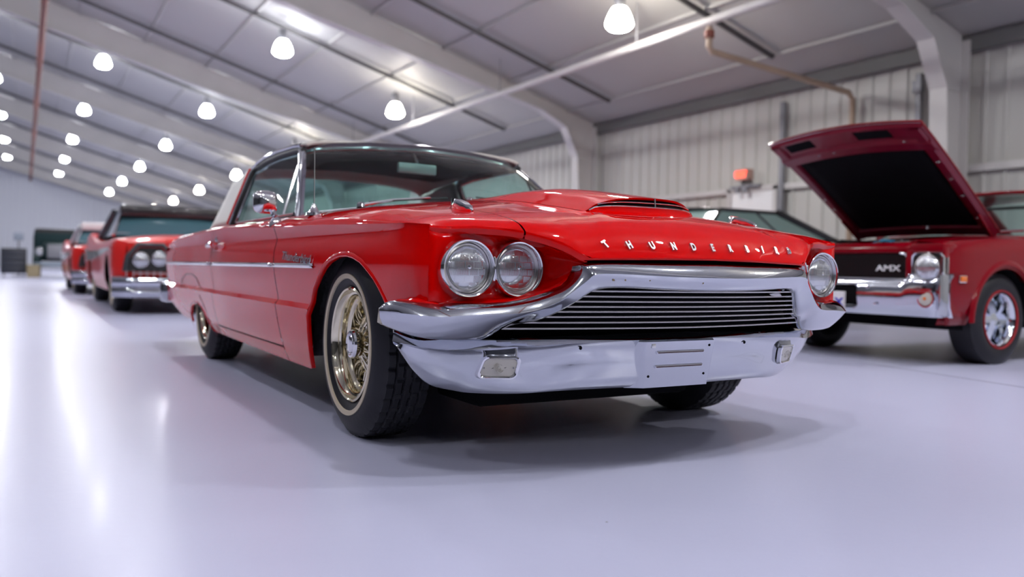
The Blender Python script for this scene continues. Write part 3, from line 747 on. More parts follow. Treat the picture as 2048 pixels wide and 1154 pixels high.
# hood letters
L = 'THUNDERBIRD'
for i, ch in enumerate(L):
    y = -.394+.0788*i; 
    x = ip(abs(y), xft)-.027
    for _ in range(6): x += (zt(x, y)-.710)*.4
    e = .004; p = Vector((x, y, zt(x, y)))
    dx = Vector((e, 0, zt(x+e, y)-zt(x-e, y)*1.0-(0))); dx = Vector((2*e, 0, zt(x+e, y)-zt(x-e, y))); dy = Vector((0, 2*e, zt(x, y+e)-zt(x, y-e)))
    nn = dx.cross(dy).normalized()
    text_obj('letter', ch, .036, .003, SILVER, car, frame_mat(p+nn*.0035, dy, nn), sx=.66, offset=.0018)
# fender script
p = Vector((-.505, -SY(-.505, .66)-.003, .664)); 
text_obj('name_script', 'Thunderbird', .052, .002, CHROME2, car, frame_mat(p, (1, -.004, -.045), (0, -1, 0)), shear=.45, sx=1.6, offset=.0005)
text_obj('name_script', 'Thunderbird', .052, .002, CHROME2, car, frame_mat((p.x, -p.y, p.z), (-1, -.004, 0), (0, 1, 0)), shear=.45, sx=1.6, offset=.0005)
# fender ornaments
for s in (-1, 1):
    zz = zt(.52, .64)
    o = MB(); P = []
    for u, w, h in ((.55, .004, .004), (.53, .016, .016), (.49, .022, .026), (.44, .020, .032), (.40, .008, .034)):
        P.append([(u, s*.645-w, zt(u, .645)-.002), (u+.0, s*.645-w*.6, zt(u, .645)+h), (u, s*.645+w*.6, zt(u, .645)+h), (u, s*.645+w, zt(u, .645)-.002)])
    o.grid(P).build('fender_ornament', CHROME2, car, ang=40, solid=.002)
# headlamp-side window glass, greenhouse
WB = tab((0, -.82), (.3, -.84), (.55, -.88), (.70, -.93), (.775, -.985)); WZ = tab((0, .952), (.4, .930), (.775, .877))
HB = tab((0, -1.31), (.3, -1.325), (.55, -1.37), (.645, -1.405)); HZ = tab((0, 1.300), (.3, 1.290), (.5, 1.274), (.60, 1.262), (.645, 1.250))
def wsp(u, v):   # u -1..1 across, v 0 bottom..1 top
    a = abs(u); yb, yt = .775*u, .645*u
    pb = Vector((ip(abs(yb), WB), yb, ip(abs(yb), WZ))); pt = Vector((ip(abs(yt), HB), yt, ip(abs(yt), HZ)))
    p = pb.lerp(pt, v); bul = math.sin(PI*v)*.02; return p+Vector((bul, 0, bul))
uu = [math.sin(t*PI/2) for t in lin(-1, 1, 33)]
MB().grid([[wsp(u, v) for u in uu] for v in lin(0, 1, 12)]).build('windshield', WS, car, ang=80, recalc=False)
MB().tube([wsp(u, -.01) for u in uu], .009, 8).build('windshield_lower_trim', CHROME2, car)
hd = MB()
P = []
for u in uu:
    p = wsp(u, 1); P.append([p+Vector((.034, 0, -.036)), p+Vector((.030, 0, -.018)), p+Vector((.012, 0, .006)), p+Vector((-.02, 0, .016)), p+Vector((-.05, 0, .018))])
hd.grid(P).build('windshield_header', mat('dark_chrome', (.30, .28, .30), .12, 1), car, ang=50, solid=.006)
for s in (-1, 1):
    # A pillar: chrome channel
    P = []
    for v in lin(0, 1, 10):
        p = wsp(s, v*1.03-.02)
        q = [(.012, -.010), (.014, .004), (.0, .018), (-.022, .020), (-.048, .014), (-.058, .004), (-.05, -.014), (-.02, -.020)]
        P.append([p+Vector((a, s*b2, 0)) for a, b2 in q])
    ap = MB().grid(P, closed=True).build('windshield_pillar', CHROME, car, ang=40)
    P = [[wsp(s, v)+Vector((.0145, s*(.003), 0)), wsp(s, v)+Vector((-.006, s*.0215, 0))] for v in lin(0, 1, 10)]
    # door window header rail (roof drip rail)
    rail = [(-1.40, .655, 1.262), (-1.50, .664, 1.268), (-1.80, .675, 1.272), (-2.05, .68, 1.266), (-2.22, .683, 1.250), (-2.30, .695, 1.222)]
    tail = [(-2.305, .71, 1.19), (-2.30, .745, 1.10), (-2.31, .79, .98), (-2.33, .825, .875)]
    R3 = [Vector((x, s*y, z)) for x, y, z in rail+tail]
    MB().tube(R3, .013, 8).build('drip_rail', CHROME2, car)
    R4 = [Vector((p.x+.03, p.y-s*.004, p.z-.028)) for p in R3[:5]]+[Vector((p.x+.045, p.y-s*.0, p.z-.012)) for p in R3[5:]]
    MB().tube(R4, .016, 8).build('window_seal', BLACK, car)
    R5 = [p+Vector((.026, -s*.004, -.022)) for p in R4]
    MB().tube(R5, .008, 8).build('window_frame_trim', CHROME2, car)
    R6 = [p+Vector((-.028, s*.010, .0)) for p in R3[5:]]
    MB().tube(R6, .009, 8).build('roof_edge_molding', RED, car)
    # side glass
    a, b2, c_, d_ = (-1.05, .785, .872), (-2.27, .805, .872), (-2.25, .69, 1.235), (-1.42, .655, 1.245)
    g = MB().add([(p[0], s*p[1], p[2]) for p in (a, b2, c_, d_)], [(0, 1, 2, 3)]).build('door_window', GL, car, ang=0)
    vb = MB().tube([(-1.235, s*.792, .872), (-1.345, s*.672, 1.20)], .008, 8)
    vb.tube([(-1.03, s*.79, .880), (-2.29, s*.812, .876)], .009, 8)
    vb.build('vent_window_frame', CHROME2, car)
    # sail panel and roof
# roof shell
def roof_sec(x):
    zc = ip(x, tab((-1.33, 1.312), (-1.6, 1.333), (-2.0, 1.338), (-2.4, 1.325), (-2.7, 1.295), (-2.85, 1.262)))
    ye = ip(x, tab((-1.33, .640), (-1.5, .668), (-2.0, .685), (-2.4, .69), (-2.85, .67)))
    ze = ip(x, tab((-1.33, 1.262), (-1.5, 1.275), (-2.0, 1.272), (-2.3, 1.235), (-2.6, 1.21), (-2.85, 1.17)))
    return [(x, ye*math.sin(t*PI/2), ze+(zc-ze)*math.cos(t*PI/2)**.9) if abs(t) < 1 else (x, ye*(1 if t > 0 else -1), ze) for t in lin(-1, 1, 21)]
MB().grid([roof_sec(x) for x in lin(-1.36, -2.85, 20)]).build('roof', VINYL, car, ang=60, solid=.02, recalc=False)
for s in (-1, 1):
    P = []
    for v in lin(0, 1, 10):
        xf = -2.32-.015*v; xr = -2.85-.17*v**.8; y = .695+(.828-.695)*v**1.1; z0 = ip(v, tab((0, 1.225), (1, .866)))
        row = []
        for u in lin(0, 1, 8):
            x = xf+(xr-xf)*u; ztop_ = roof_sec(x)[-1][2] if v == 0 else None
            z = z0 if v > 0 else ztop_-.002
            row.append((x, s*(y-.012*u*u), z))
        P.append(row)
    MB().grid(P).build('sail_panel', VINYL, car, ang=60, solid=.02)
MB().grid([[( -2.85-.38*v, y*(1+.08*v), 1.262-.39*v-.02*(abs(y)/.6)**2) for v in lin(0, 1, 6)] for y in lin(-.60, .60, 12)]).build('rear_window', WS, car, ang=80)
# interior
MB().grid([[(x, y, ip(abs(y), HZ)-.03+.02*(x < -1.5)) for y in lin(-.62, .62, 12)] for x in lin(-1.40, -2.82, 6)]).build('headliner', LINER, car, ang=60, solid=.005)
d_ = MB(); d_.grid([[(x, y, z-.03*(abs(y)/.75)**2) for y in lin(-.75, .75, 14)] for x, z in ((-1.0, .905), (-1.15, .90), (-1.30, .885), (-1.36, .84), (-1.34, .60), (-1.2, .5))]).build('dashboard', SEAT, car, ang=60)
sw = MB(); cw = Vector((-1.42, .36, .86))
sw.tube([cw+Vector((.07*math.sin(a)*.5, .19*math.cos(a), .19*math.sin(a)*.9)) for a in lin(0, 2*PI, 30)], .010, 8, cap=False)
sw.tube([cw+Vector((0, -.18, 0)), cw, cw+Vector((0, .18, 0))], .009, 8); sw.tube([cw, cw+Vector((.2, 0, -.08))], .02, 10); sw.build('steering_wheel', SEAT, car)
for s in (-1, 1):
    st = MB(); st.box((-1.95, s*.38, .52), (.55, .54, .18), bev=.06).build('seat', SEAT, car)
    P = []
    for z, w, x in ((.55, .26, -2.16), (.70, .27, -2.20), (.82, .265, -2.235), (.90, .25, -2.255), (.935, .19, -2.262), (.945, .10, -2.27)):
        P.append([(x+.07*math.cos(a), s*.38+w*math.sin(a)*(1 if abs(math.sin(a)) < .9 else .98), z) for a in lin(0, 2*PI, 25)[:-1]])
    MB().grid(P, closed=True).add(P[-1], [tuple(range(24))]).build('seat_backrest', SEAT, car, ang=60)
MB().box((-2.85, 0, .62), (.5, 1.25, .42), bev=.08).build('rear_seat', SEAT, car)
MB().box((-2.05, 0, .30), (2.1, 1.5, .10)).build('cabin_floor', DARK, car, ang=0)
for s in (-1, 1): MB().box((-1.75, s*.80, .62), (1.35, .03, .50), bev=.01).build('door_trim', SEAT, car)
# rear-view mirror (inside) and its stalk
rv = MB(); rv.box((0, 0, 0), (.025, .235, .058), bev=.012)
RV = rv.build('rear_view_mirror', mat('mirror_housing', (.45, .46, .46), .3, .5), car, loc=(-1.22, -.075, 1.165), rot=(0, 0, .1))
MB().tube([(-.01, .02, .01), (-.06, .02, .07), (-.09, .02, .11)], .008, 8).build('mirror_stalk', CHROME2, RV)
# door mirror
mm = MB(); mm.lathe([(0, -.03), (.030, -.028), (.050, -.015), (.058, .004), (.056, .018), (.050, .022), (0, .022)], 28, 'x')
for i, v in enumerate(mm.v):
    x, y, z = v; r = math.hypot(y, z)
    if r > 1e-6:
        c, s_ = y/r, z/r; k = (abs(c)**4+abs(s_)**4)**-.25; y, z = y*k, z*k*.92
    mm.v[i] = (-x, y, z)
DM = mm.build('door_mirror', CHROME2, car, loc=(-.955, -.945, .922), rot=(0, 0, .15), ang=50)
MB().tube([(.0, .03, -.03), (.03, .03, -.065)], .014, 10).build('mirror_stem', CHROME2, DM)
MB().lathe([(.032, -.035), (.030, -.015), (.020, .0), (.008, .012), (0, .014)], 20, 'z').build('mirror_base', CHROME2, DM, loc=(.035, .035, -.078))
# antenna
an = MB().lathe([(.034, 0), (.032, .012), (.020, .022), (.012, .038), (.006, .05), (0, .052)], 20, 'z').build('antenna', CHROME2, car, loc=(-.535, -.845, zt(-.535, .845)-.003))
MB().tube([(0, 0, .04), (-.004, -.0, .29)], .0024, 6).build('antenna_rod', CHROME2, an)
# wipers
for a, b2, c_ in (((-.86, -.519, .926), (-.88, -.337, .962), (-.86, -.156, .983)), ((-.83, .05, .980), (-.86, .22, .984), (-.88, .42, .975))):
    w = MB().tube([Vector(a), Vector(b2), Vector(c_)], [.009, .007, .004], 8)
    w.lathe([(.022, -.008), (.02, .006), (.012, .014), (0, .016)], 14, 'z', a)
    W_ = w.build('wiper', CHROME2, car)
    a_, c2 = Vector(a)+Vector((-.03, .05, .02)), Vector(c_)+Vector((-.015, .10, .004))
    MB().tube([a_, a_.lerp(c2, .5)+Vector((.02, 0, .0)), c2], .004, 6).build('wiper_blade', BLACK, W_)
# wheels
for x in (0.0, -2.875):
    wire_wheel(car, x, -.765, -1); wire_wheel(car, x, .765, 1)

# ---------------------------------------------------------------- other cars
def simple_wheels(par, pts, R=.335, rimm=RIMCH, band=None, wd=.2, front=True):
    k = R/.335
    for x, y, s in pts:
        w = link('wheel', TIRE_S, None, par, (x, y, R-.004), (0, 0, PI if s < 0 else 0)); w.scale = (k, 1, k)
        rm = MB().lathe([(.186, .09), (.196, .104), (.190, .108), (.182, .098), (.172, .07), (.166, .04), (.160, .02), (.155, -.03), (.10, -.03), (.06, .03), (.05, .06), (.0, .065)], 40)
        rm.build('rim', rimm, w, ang=35)
        for q in range(5 if front else 0):
            a = 2*PI*q/5; ca, sa = math.cos(a), math.sin(a)
            MB().bar((.045*ca, .052, .045*sa), (.158*ca, .035, .158*sa), .03, .045).build('spoke', rimm, w, ang=0)
        if band: MB().lathe([(.205, .108), (.207, .1195), (.262 if band is CREAM else .215, .1205), (.264 if band is CREAM else .217, .108)], 48).build('whitewall_band' if band is CREAM else 'red_line', band, w)
def car_body(par, m, xf, xr, W, top, belt, hood, wb, ar=.40, rock=.24, open_hood=None, bulge=.02, name='body', waist=.62, nose=.86):
    """lofted lower body; top: table x -> centre height, belt: table x -> shoulder height"""
    def Wx(x):
        e = min(1, (xf-x)/.30+.0); e2 = min(1, (x-xr)/.35)
        return W*(nose+(1-nose)*math.sqrt(max(0, 1-(1-max(0, e))**2)))*(.90+.10*math.sqrt(max(0, 1-(1-max(0, e2))**2)))
    def zb(x):
        z = rock
        for c in (0, -wb):
            if abs(x-c) < ar: z = max(z, .30+math.sqrt(ar*ar-(x-c)**2)*1.02 if True else 0)
        return z
    ex = []
    for c in (0, -wb): ex += [c+ar*math.cos(t) for t in lin(0.02, PI-.02, 17)]+[c+ar+.003, c-ar-.003]
    xs = sorted(set(lin(xr, xf, 50)+[e for e in ex if xr < e < xf]))
    b = MB()
    for s in (-1, 1):
        P = []; Q = []
        for x in xs:
            w = Wx(x); zs = ip(x, belt); row = []; z0 = zb(x)
            for k in range(13):
                z = rock+(zs-rock)*k/12; z = max(z, min(z0, zs-.03)); u = (z-waist)/.4
                y = w-bulge*u*u-(.05*max(0, (.42-z)/.2)**1.2)-.03*max(0, (z-zs+.06)/.06)**2
                row.append((x, s*y, z))
            P.append(row)
            yi = .0 if not (open_hood and open_hood[0] < x) else open_hood[1]
            y1 = row[-1][1]*s; r2 = []
            for v in lin(0, 1, 9):
                y = y1+(yi-y1)*v; t = y/y1
                r2.append((x, s*y, zs+(ip(x, top)-zs)*(1-t**2.4)))
            Q.append(r2)
        b.grid(P); b.grid(Q)
        if s == 1 or True:
            for end, flip in ((0, 0), (-1, 1)):
                pass
    for x in (xs[0], xs[-1]):
        w = Wx(x); zs = ip(x, belt)
        if x == xs[-1] and open_hood: continue
        b.grid([[(x, s*(w-.02), rock+(zs-rock)*v) for v in lin(0, 1, 4)] for s in (-1, 1)])
    o = b.build(name, m, par, ang=40, merge=5e-4)
    MB().box(((xf+xr)/2-.2, 0, .42), ((xf-xr)*.86, W*1.30, .36)).build('underbody', DARK, par, ang=0)
    for c in (0, -wb):
        for s in (-1, 1):
            P = [[(c+(ar+.03)*math.cos(t), s*q, .30+(ar+.03)*math.sin(t)) for q in (W*.62, W-.06)] for t in lin(-.1, PI+.1, 12)]
            MB().grid(P).build('wheel_well_liner', DARK, par, ang=60, solid=.004)
    return o, Wx
def cabin(par, roofm, pillm, xb0, xt0, xt1, xb1, W, zb, zt_, wt=.68, glass=DKGL, pillars=True):
    """glasshouse: windscreen base xb0 -> top xt0, rear top xt1 -> rear base xb1"""
    yb = W*.90; yt = W*wt
    A = [Vector((xb0, yb, zb)), Vector((xt0, yt, zt_-.05)), Vector((xt1, yt, zt_-.05)), Vector((xb1, yb, zb))]
    P = []
    for y in lin(-1, 1, 15):
        P.append([(x+(.05 if i == 0 else (-.05 if i == 9 else 0))*(1-y*y), y*(yt+.02), zt_-.05+.05*(1-abs(y)**2.2)*(1 if 0 < i < 9 else .8)) for i, x in enumerate(lin(xt0+.02, xt1-.02, 10))])
    MB().grid(P).build('roof', roofm, par, ang=60, solid=.03)
    def pt(s, u, v):
        a = A[0].lerp(A[1], v); return a
    MB().grid([[Vector((xb0+(xt0-xb0)*v+.12*(1-y*y)*(1-.6*v), y*(yb+(yt-yb)*v), zb-.01+(zt_-.05-zb)*v)) for v in lin(0, 1, 5)] for y in lin(-1, 1, 13)]).build('windshield', glass, par, ang=80)
    MB().grid([[Vector((xb1+(xt1-xb1)*v-.08*(1-y*y)*(1-.6*v), y*(yb+(yt-yb)*v), zb-.01+(zt_-.05-zb)*v)) for v in lin(0, 1, 4)] for y in lin(-1, 1, 9)]).build('rear_window', glass, par, ang=80)
    for s in (-1, 1):
        q = [Vector((p.x, s*p.y, p.z)) for p in A]
        MB().add([q[0]+Vector((-.03, 0, 0)), q[1]+Vector((-.02, 0, 0)), q[2], q[3]], [(0, 1, 2, 3)]).build('side_window', glass, par, ang=0)
        MB().tube([q[0], q[1]], .022, 8).build('pillar', pillm, par)
        MB().tube([q[1], q[2]], .018, 8).build('drip_rail', pillm, par)
        MB().tube([q[3], q[2]], .05, 8).build('pillar', roofm, par)
        a, b2 = q[3].lerp(q[0], .42), q[2].lerp(q[1], .42); MB().tube([a, b2], .016, 6).build('pillar', pillm, par)
    MB().box(((xb0+xb1)/2-.1, 0, zb-.02), (abs(xb0-xb1)*.7, W*1.3, .05), bev=.02).build('seat', SEAT, par)
def lamp_round(par, x, y, z, r=.085, m=LENSM):
    o = MB().lathe([(r+.012, -.03), (r+.010, .008), (r+.002, .014), (r-.002, .004)], 28, 'x', (x, y, z)).build('headlight_bezel', CHROME2, par)
    MB().lathe([(r, 0), (r*.9, .012), (r*.6, .022), (0, .028)], 24, 'x').build('headlight_lens', m, o, loc=(x, y, z))

# --- crimson fastback with raised hood (faces -Y)
amx = thing('fastback_coupe', 'dark crimson two-door coupe with raised hood and black grille', 'car', (-1.40, 4.27, 0), -PI/2)
tp = tab((.80, .86), (.72, .905), (.4, .94), (0, .965), (-.5, .985), (-1.5, .98), (-3.2, .95), (-3.35, .9))
bl = tab((.78, .83), (.74, .862), (.6, .885), (.2, .915), (-.3, .93), (-1.2, .90), (-2.4, .92), (-3.3, .85))
body, Wx = car_body(amx, CANDY, .70, -3.35, .90, tp, bl, None, 2.464, ar=.395, rock=.30, open_hood=(-.52, .63), bulge=.025, waist=.70, nose=.965)
# flared arch
for s in (-1, 1):
    P = []
    for t in lin(.0, PI-.05, 28):
        row = []
        for r, o in ((.440, -.006), (.425, .006), (.403, .013), (.392, .010), (.388, -.02)):
            row.append((r*math.cos(t), s*(Wx(r*math.cos(t))+o), .315+r*1.04*math.sin(t)))
        P.append(row)
    MB().grid(P).build('wheel_arch_lip', CANDY, amx, ang=60)
# front fascia pieces: painted surrounds
for s in (-1, 1):
    fp = MB()
    fp.grid([[(.66+.06*v, s*y, z) for v, z in zip(lin(0, 1, 6), lin(.885, .80, 6))] for y in lin(.60, .88, 6)])
    fp.box((.69, s*.625, .72), (.10, .055, .20), bev=.015); fp.box((.70, s*.872, .74), (.06, .03, .20), bev=.012)
    fp.box((.66, s*.76, .835), (.16, .25, .07), bev=.02)
    fp.grid([[(.70-.25*u, s*(.885-.01*u), .30+.34*v) for u in lin(0, 1, 5)] for v in lin(0, 1, 5)])
    fp.build('front_panel', CANDY, amx, ang=40, solid=.004)
MB().grid([[(.60+.10*v, y, .885-.05*v*v) for v in lin(0, 1, 6)] for y in lin(-.62, .62, 9)]).build('radiator_support', CANDY, amx, solid=.01)
MB().box((.69, 0, .822), (.03, 1.20, .035), bev=.01).build('radiator_support', CANDY, amx)
g = MB().box((.66, 0, .70), (.03, 1.20, .20)).build('grille', BLACK, amx, ang=0)
for z in lin(.615, .785, 12): MB().box((.685, 0, z), (.03, 1.16, .004)).build('slat', GREY if False else BLACK, g, ang=0)
for s in (-1, 1):
    MB().tube([(.715, s*.54, .802), (.715, s*.585, .795), (.712, s*.603, .76), (.712, s*.605, .62)], .010, 8).build('grille_trim', CHROME2, g)
MB().tube([(.715, -.60, .612), (.722, 0, .612), (.715, .60, .612)], .010, 8).build('grille_trim', CHROME2, g)
text_obj('emblem', 'AMX', .062, .003, WHITE, amx, frame_mat((.712, .44, .690), (0, 1, 0), (1, 0, 0)), sx=1.5, offset=.001)
# chrome bumper with licence pocket
P = []
for y in lin(-.90, .90, 61):
    a = abs(y); e = max(0, (a-.78)/.12); xo = .775-.10*e*e-.02*a; row = []
    zt_ = .605 if a < .60 else .605+.05*ss((a-.60)/.04); zb_ = .352+.0*a
    dp = 0
    for k, v in enumerate(lin(0, 1, 14)):
        z = zt_+(zb_-zt_)*v; o = .0+.022*math.sin(PI*min(1, v*1.2))*(1 if v < .83 else 1); 
        if v > .75: o = .012+(-.07)*(v-.75)/.25*.5
        if v < .08: o -= .02
        pk = ss((.235-a)/.02)*ss((z-.40)/.02)*ss((.57-z)/.02)
        row.append((xo+o-.04*pk, y, z))
    P.append([(xo-.07, y, zt_-.0)]+row+[(xo-.10, y, zb_+.01)])
bm_ = MB().grid(P); bump = bm_.build('front_bumper', CHROME, amx, ang=40)
for s in (-1, 1):
    MB().grid([[(.72-.06*u-.0, s*(.888+.008*math.sin(PI*v)), .36+.30*v) for u in lin(0, 1, 4)] for v in lin(0, 1, 8)]).build('bumper_corner', CHROME, bump, solid=.006)
    MB().box((.74, s*.895, .51), (.10, .012, .28), bev=.006).build('bumper_corner', CHROME, bump)
MB().box((.752, 0, .49), (.02, .42, .13)).build('licence_pocket', DARK, amx, ang=0)
for y, z in ((.33, .55), (.40, .43), (-.33, .55), (-.40, .43), (.60, .58)):
    MB().lathe([(.010, 0), (.008, .006), (0, .008)], 12, 'x', (.793, y, z)).build('bumper_bolt', CHROME2, bump)
pm = MB(); pm.box((0, 0, 0), (.004, .305, .155), bev=.0015)
plate = pm.build('licence_plate', WHITE, amx, loc=(.806, .0, .435))
MB().tube([(.003, y, z) for y, z in ((-.145, -.068), (.145, -.068), (.148, -.06), (.148, .06), (.145, .068), (-.145, .068), (-.148, .06), (-.148, -.06), (-.145, -.068))], .0018, 5).build('plate_rim', SILVER, plate)
for i, (ch, mm_) in enumerate((('A', WHITE), ('M', SILVER), ('X', BLUE))):
    text_obj('plate_letter', ch, .085, .001, mm_, plate, frame_mat((.003, -.075+.085*i, -.008), (0, 1, 0), (1, 0, 0)), sx=1.15, offset=.004 if ch == 'X' else .001)
for s in (-1, 1):
    # square headlight surround, black well, lamp, parking lamp
    q = MB(); w_, h_ = .122, .108; cor = []
    for cx, cz, a0 in ((w_-.05, h_-.04, 0), (-w_+.05, h_-.04, 90), (-w_+.03, -h_+.03, 180), (w_-.03, -h_+.03, 270)):
        for j in range(6):
            a = math.radians(a0+j*18); r = .05 if cz > 0 else .03; cor.append((cx+r*math.cos(a), cz+min(r, .04)*math.sin(a)))
    c_ = (.735, s*.765, .700)
    def rg(k, o): return [(c_[0]+o, c_[1]+a*k, c_[2]+b2*k) for a, b2 in cor]
    hb = q.grid([rg(1.0, -.06), rg(1.0, .0), rg(.95, .008), rg(.90, .0)], closed=True).build('headlight_surround', CHROME2, amx, ang=30)
    MB().grid([rg(.92, -.002), rg(.80, -.015), rg(.4, -.02)], closed=True).build('surround_well', BLACK, hb)
    MB().lathe([(.099, -.02), (.098, .006), (.093, .008), (.090, .0)], 36, 'x').build('retaining_ring', DULLCH, hb, loc=(c_[0], c_[1]+s*.004, c_[2]-.006))
    MB().lathe([(.092, 0), (.087, .014), (.066, .026), (.033, .033), (0, .035)], 36, 'x').build('headlight_lens', LENSM, hb, loc=(c_[0], c_[1]+s*.006, c_[2]-.006), ang=60)
    pk = MB().lathe([(.060, .0), (.066, .010), (.062, .020), (.054, .020), (.050, .012)], 32, 'x').build('parking_light', CHROME2, amx, loc=(.758, s*.785, .482))
    MB().lathe([(.052, .010), (.045, .020), (.02, .026), (0, .027)], 24, 'x').build('lens', PARKL, pk)
    MB().lathe([(.014, .022), (.010, .030), (0, .031)], 12, 'x').build('bulb', AMBER, pk)
    mk = MB().box((.53, s*.893, .622), (.085, .022, .052), bev=.006).build('side_marker', CHROME2, amx)
    MB().box((.53, s*.905, .622), (.07, .012, .040), bev=.004).build('lens', AMBER, mk)
# engine bay
MB().box((.05, 0, .62), (1.12, 1.24, .30)).build('engine_bay', DARK, amx, ang=0)
MB().box((.52, 0, .84), (.07, .95, .06), bev=.01).build('radiator', BLACK, amx)
MB().lathe([(0, 0), (.17, 0), (.18, .02), (.18, .06), (.17, .07), (.02, .075), (.015, .09), (0, .09)], 28, 'z', (.0, .05, .84)).build('air_cleaner', CHROME2, amx)
for y in (.36, .40, .44, -.22, -.30, .20): MB().lathe([(.02, 0), (.022, .02), (.01, .03), (0, .03)], 10, 'z', (.50, y, .872)).build('cap', SILVER, amx)
MB().tube([(.3, -.1, .86), (.2, .02, .92), (.12, .12, .90), (-.1, .2, .86)], .012, 8).build('hose', CABLE, amx)
MB().tube([(.5, -.35, .84), (.3, -.30, .91), (0, -.3, .88)], .022, 8).build('hose', BLACK, amx)
for s in (-1, 1):
    MB().box((.32, s*.52, .835), (.26, .10, .10), bev=.02).build('valve_cover', SILVER if s > 0 else BLACK, amx)
MB().box((.58, -.38, .865), (.05, .10, .04), bev=.01).build('hood_latch', GREY, amx)
# cowl, wipers, papers on the cowl
MB().grid([[(x, y, z-.03*(y/.75)**2) for y in lin(-.72, .72, 13)] for x, z in ((-.52, .95), (-.60, .985), (-.80, 1.00))]).build('cowl_panel', CANDY, amx, solid=.01)
for a, b2 in (((-.66, .05, 1.0), (-.72, .62, 1.02)), ((-.66, -.55, .99), (-.74, .0, 1.03))):
    MB().tube([a, b2], .010, 8).build('wiper', CHROME2, amx)
# open hood: hinge at x=-.36, raised 34 degrees; underside frame and insulation
hg = bpy.data.objects.new('hood', None); 
HX, HZ_, AN = -.36, .965, math.radians(-35)
def hp(x, y, z):   # closed hood coordinates (x forward from hinge) -> raised
    c, s_ = math.cos(-AN), math.sin(-AN); return (HX+x*c-z*s_, y, HZ_+x*s_+z*c)
LH = 1.40
P = []
for y in lin(-.70, .70, 21):
    row = []
    for u in lin(0, 1, 16):
        x = u*(LH-.05*(abs(y)/.70)**2); row.append(hp(x, y*(.92+.08*u), .022*(1-(y/.7)**2)-.03*u**4+.02))
    P.append(row)
HOOD = MB().grid(P).build('hood', CANDY, amx, ang=60, solid=.010)
def under(y, u, o): 
    x = u*(LH-.02-.05*(abs(y)/.70)**2); return hp(x, y*(.92+.08*u), .022*(1-(y/.7)**2)-.03*u**4+.02-o)
fr = MB()
for y0, y1 in ((-.69, -.58), (.58, .69)):
    fr.grid([[under(y0, u, .012), under(y0+(y1-y0)*.2, u, .05), under(y0+(y1-y0)*.8, u, .05), under(y1, u, .014)] for u in lin(.02, .98, 14)])
fr.grid([[under(y, u, o) for u, o in ((.78, .014), (.80, .05), (.86, .055), (.88, .03), (.92, .03), (.985, .035), (1.0, .01))] for y in lin(-.69, .69, 16)])
fr.grid([[under(y, u, o) for u, o in ((.0, .012), (.03, .05), (.10, .05), (.12, .014))] for y in lin(-.66, .66, 10)])
fr.build('hood_frame', CANDYIN, HOOD, ang=30)
MB().grid([[under(y, u, .028) for u in lin(.08, .82, 10)] for y in lin(-.57, .57, 10)]).build('insulation_pad', DARK, HOOD, solid=.01)
for a, b2 in ((-.55, -.28), (.12, .42)):
    MB().grid([[under(y, u, .034) for u in (.90, .97)] for y in lin(a, b2, 8)]).build('frame_opening', DARK, HOOD, ang=0)
for y, u in ((-.62, .35), (-.62, .45), (.64, .2), (.64, .4), (.64, .55), (.64, .7), (.5, .88), (-.3, .84), (-.15, .84)):
    MB().lathe([(0, -.006), (.012, -.003), (.012, .003), (0, .006)], 8, 'z', under(y, u, .056)).build('hood_bolt', SILVER, HOOD)
MB().tube([under(y, 1.0, .0) for y in lin(-.69, .69, 16)], .010, 8).build('front_edge_trim', CHROME2, HOOD)
MB().lathe([(.014, 0), (.012, .02), (0, .022)], 10, 'z', under(.12, .10, .06)).build('latch_striker', SILVER, HOOD)
for s in (-1, 1): MB().tube([(HX+.02, s*.60, .93), hp(.30, s*.62, -.03)], .012, 8).build('hood_hinge', CANDY, HOOD)
cabin(amx, CANDY, CANDY, -.80, -1.42, -2.2, -3.1, .86, .98, 1.42, wt=.72, glass=GL)
MB().box((-1.55, 0, .80), (.9, 1.35, .10), bev=.03).build('dashboard', SEAT, amx)
MB().grid([[(x, y, 1.26) for x in (-1.44, -1.6)] for y in (-.52, .52)]).build('sun_visor', BLACK, amx, solid=.015)
simple_wheels(amx, [(0, .755, 1), (0, -.755, -1), (-2.464, .755, 1), (-2.464, -.755, -1)], .335, RIMCH, mat('red_line_rubber', (.35, .01, .015), .5))

